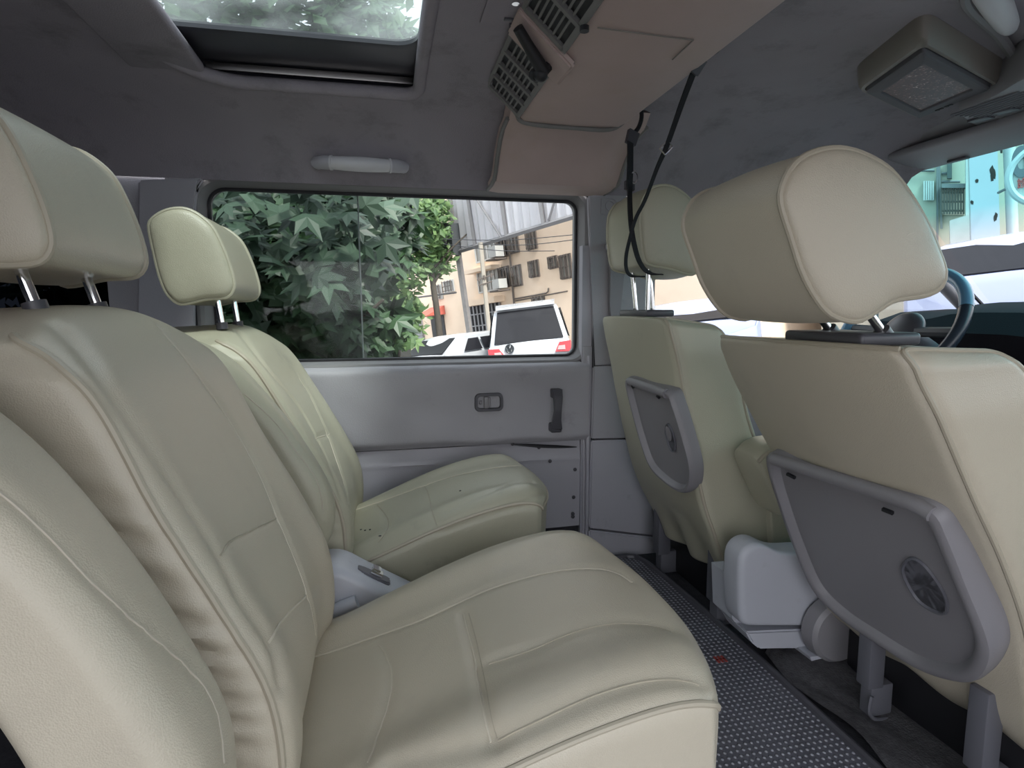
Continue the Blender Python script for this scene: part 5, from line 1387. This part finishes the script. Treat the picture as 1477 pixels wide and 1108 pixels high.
# ---------------- second building, pillar and round sign ahead of the van
B1 = P_(1350, 300, 15); n1 = flat(ray(1350, 340)); a1 = n1.cross(U).normalized(); a1 = a1 if a1.x*n1.y - a1.y*n1.x < 0 else -a1
b2_ = thing('tiled_building', tuple(gdown(B1)), 'pale tiled building with barred window and balcony seen through the windscreen', 'building')
def g1(px, py, o=0): return onplane(px, py, B1-n1*o, n1)
b = bmesh.new(); c0, c1 = gdown(g1(1180, 400)), gdown(g1(1800, 400)); prism(b, [c0, c1, c1+U*12, c0+U*12], n1*5); link('tiled_facade', b, FACE2, b2_, smooth=False)
def quad1(px0, py0, px1, py1, o0, th, name, m, parent=b2_):
    b = bmesh.new(); prism(b, [g1(px0, py0, o0), g1(px1, py0, o0), g1(px1, py1, o0), g1(px0, py1, o0)], -n1*th); return link(name, b, m, parent, smooth=False)
wn = quad1(1333, 262, 1346, 288, 0, .05, 'window', WDARK)
b = bmesh.new()
for k in range(5): tube(b, [g1(1333+k*3.2, 261, .1), g1(1333+k*3.2, 289, .1)], .02, 4)
link('window_bars', b, WFRAME, wn)
quad1(1366, 233, 1373, 258, 0, .1, 'hanging_cloth', surf('dark_cloth', (.08, .09, .09), rough=.9))
bl_ = quad1(1358, 272, 1391, 310, 0, .05, 'balcony', surf('balcony_pink', (.42, .30, .25), rough=.9))
quad1(1358, 269, 1391, 275, 0, .5, 'balcony_roof', STG)
b = bmesh.new()
for k in range(9): tube(b, [g1(1358+k*4, 272, .4), g1(1358+k*4, 309, .4)], .02, 4)
for k in range(3): tube(b, [g1(1358, 278+k*13, .4), g1(1391, 278+k*13, .4)], .02, 4)
link('balcony_bars', b, RUST, bl_)
b = bmesh.new()
for (p, q) in (((1300, 246), (1348, 246)), ((1354, 225), (1358, 330)), ((1358, 262), (1385, 262)), ((1358, 250), (1368, 250)), ((1352, 225), (1352, 375))): tube(b, [g1(*p, .05), g1(*q, .05)], .025, 4)
link('conduits', b, STG, b2_)
quad1(1392, 215, 1397, 330, .3, .3, 'down_pipe', WFRAME)
kb = thing('white_kiosk', tuple(gdown(P_(1385, 345, 13.5))), 'white box-shaped kiosk in front of the tiled building', 'kiosk')
b = bmesh.new(); P0 = P_(1385, 345, 13.5); prism(b, [onplane(px, py, P0, n1) for px, py in ((1370, 318), (1400, 309), (1402, 420), (1372, 420))], n1*1); link('kiosk_body', b, WFRAME, kb, smooth=False)
pl = thing('white_pillar', tuple(gdown(P_(1418, 350, 12))), 'weathered white steel pillar with rust spots, seen through the windscreen', 'pillar')
P0 = P_(1418, 350, 12)
o7 = lambda px, py, o=0: onplane(px, py, P0-n1*o, n1)
b = bmesh.new(); prism(b, [o7(1396, 150), o7(1437, 148), o7(1446, 470), o7(1404, 470)], n1*.5); link('pillar_body', b, surf('weathered_white', (.36, .375, .41), rough=.7, var=.08, vscale=3, dirt=((.38, .37, .38), 4, .62, .85)), pl, smooth=False)
b = bmesh.new()
for (px, py, r_) in ((1432, 249, 4.5), (1431, 255, 3), (1409, 261, 2), (1436, 313, 3), (1402, 292, 2), (1444, 216, 2.5)):
    c = o7(px, py, .002); rr = r_*12/850; u_ = a1; b_v = [b.verts.new(c+(u_*math.cos(a)*.6+U*math.sin(a)*1.4)*rr*(1+.25*math.sin(a*2+px)+.15*math.sin(a*5)) ) for a in [k*PI/6 for k in range(12)]]; b.faces.new(b_v)
bmesh.ops.solidify(b, geom=b.faces[:], thickness=.004); link('rust_spots', b, surf('rust_spot', (.07, .055, .05), rough=.9), pl, smooth=False)
b = bmesh.new(); tube(b, [o7(1440, 278, .1), o7(1452, 272, .3)], .02, 8); link('bracket', b, STG, pl)
pp_ = thing('white_pipe', tuple(gdown(P_(1462, 350, 7.6))), 'thin white pipe beside the weathered pillar', 'pipe')
b = bmesh.new(); tube(b, [o7(1455, 200, -.2), o7(1466, 480, -.2)], .075, 12); link('pipe_body', b, WFRAME, pp_)
sg = thing('round_sign', tuple(P_(1508, 252, 7)), 'round white shop sign with dark letters and small red characters', 'sign')
SC = P_(1510, 250, 7); sn = n1
o8 = lambda px, py, o=0: onplane(px, py, SC-sn*o, sn)
rad = (o8(1510, 250)-o8(1456, 250)).length
b = bmesh.new(); tube(b, [SC, SC+sn*.22], rad, 64); sb = link('sign_body', b, WFRAME, sg)
b = bmesh.new(); tube(b, [SC+(a1*math.cos(a)+U*math.sin(a))*rad for a in [k*PI/36 for k in range(72)]], .03, 8, closed=True); link('sign_rim', b, surf('sign_rim_grey', (.4, .42, .44), rough=.4), sb)
def text(body, p, size, m, parent, n, up, name, th=.006, sx=1, off=.03):
    cu = bpy.data.curves.new(name, 'FONT'); cu.body = body; cu.size = size; cu.extrude = th; cu.offset = size*off
    o = bpy.data.objects.new(name, cu); z = -n; x = up.cross(z).normalized(); y = z.cross(x)
    M = Matrix((x, y, z)).transposed().to_4x4(); M.translation = p
    dg = bpy.context.evaluated_depsgraph_get(); col.objects.link(o); dg.update()
    me = bpy.data.meshes.new_from_object(o.evaluated_get(dg)); bpy.data.objects.remove(o)
    me.transform(M @ Matrix.Diagonal((sx, 1, 1, 1))); r = bpy.data.objects.new(name, me); col.objects.link(r); me.materials.clear(); me.materials.append(m)
    r.parent = parent; r.matrix_parent_inverse = Matrix.Translation(-parent.location); return r
text('do', o8(1459, 256, .01), 50*7/850*1.25, surf('sign_letter_dark', (.10, .11, .13), rough=.6), sb, sn, U, 'sign_letters', sx=.5)
text('診所', o8(1467, 271, .01), 10*7/850*1.1, surf('sign_letter_red', (.5, .05, .05), rough=.6), sb, sn, U, 'sign_small_characters', sx=.7, off=0)

# ================================================================== LIGHT AND CAMERA
w = bpy.data.worlds.new('World'); bpy.context.scene.world = w; w.use_nodes = True
nt = w.node_tree; nt.nodes.clear()
out = nt.nodes.new('ShaderNodeOutputWorld'); bg = nt.nodes.new('ShaderNodeBackground')
tc = nt.nodes.new('ShaderNodeTexCoord'); sp = nt.nodes.new('ShaderNodeSeparateXYZ'); L(nt, tc.outputs['Generated'], sp.inputs[0])
rp = nt.nodes.new('ShaderNodeValToRGB'); e = rp.color_ramp.elements
e[0].position = .0; e[0].color = (.42, .42, .42, 1); e[1].position = 1; e[1].color = (.80, .88, 1, 1)
x_ = e.new(.5); x_.color = (.95, .96, 1, 1)
mr = nt.nodes.new('ShaderNodeMapRange'); mr.inputs[1].default_value = -1; mr.inputs[2].default_value = 1; L(nt, sp.outputs[2], mr.inputs[0]); L(nt, mr.outputs[0], rp.inputs[0])
L(nt, rp.outputs[0], bg.inputs[0]); bg.inputs[1].default_value = 1.0; L(nt, bg.outputs[0], out.inputs[0])
sun = bpy.data.lights.new('sun', 'SUN'); sun.energy = 2.4; sun.angle = math.radians(12); sun.color = (1, .96, .90)
so = bpy.data.objects.new('sun', sun); col.objects.link(so)
so.rotation_euler = (Vector((-.15, .55, -.80))).to_track_quat('-Z', 'Y').to_euler()

cam = bpy.data.cameras.new('camera'); cam.sensor_fit = 'HORIZONTAL'; cam.sensor_width = 36; cam.lens = F/1477*36; cam.clip_start = .02; cam.clip_end = 300
co = bpy.data.objects.new('camera', cam); col.objects.link(co)
M = RM.to_4x4(); M.translation = C0; co.matrix_world = M
sc = bpy.context.scene; sc.camera = co
sc.view_settings.view_transform = 'Standard'; sc.view_settings.look = 'None'; sc.view_settings.gamma = 1; sc.view_settings.exposure = 1.68
sc.view_settings.use_curve_mapping = False
try:
    sc.cycles.max_bounces = 10; sc.cycles.diffuse_bounces = 6; sc.cycles.transparent_max_bounces = 16
except Exception: pass
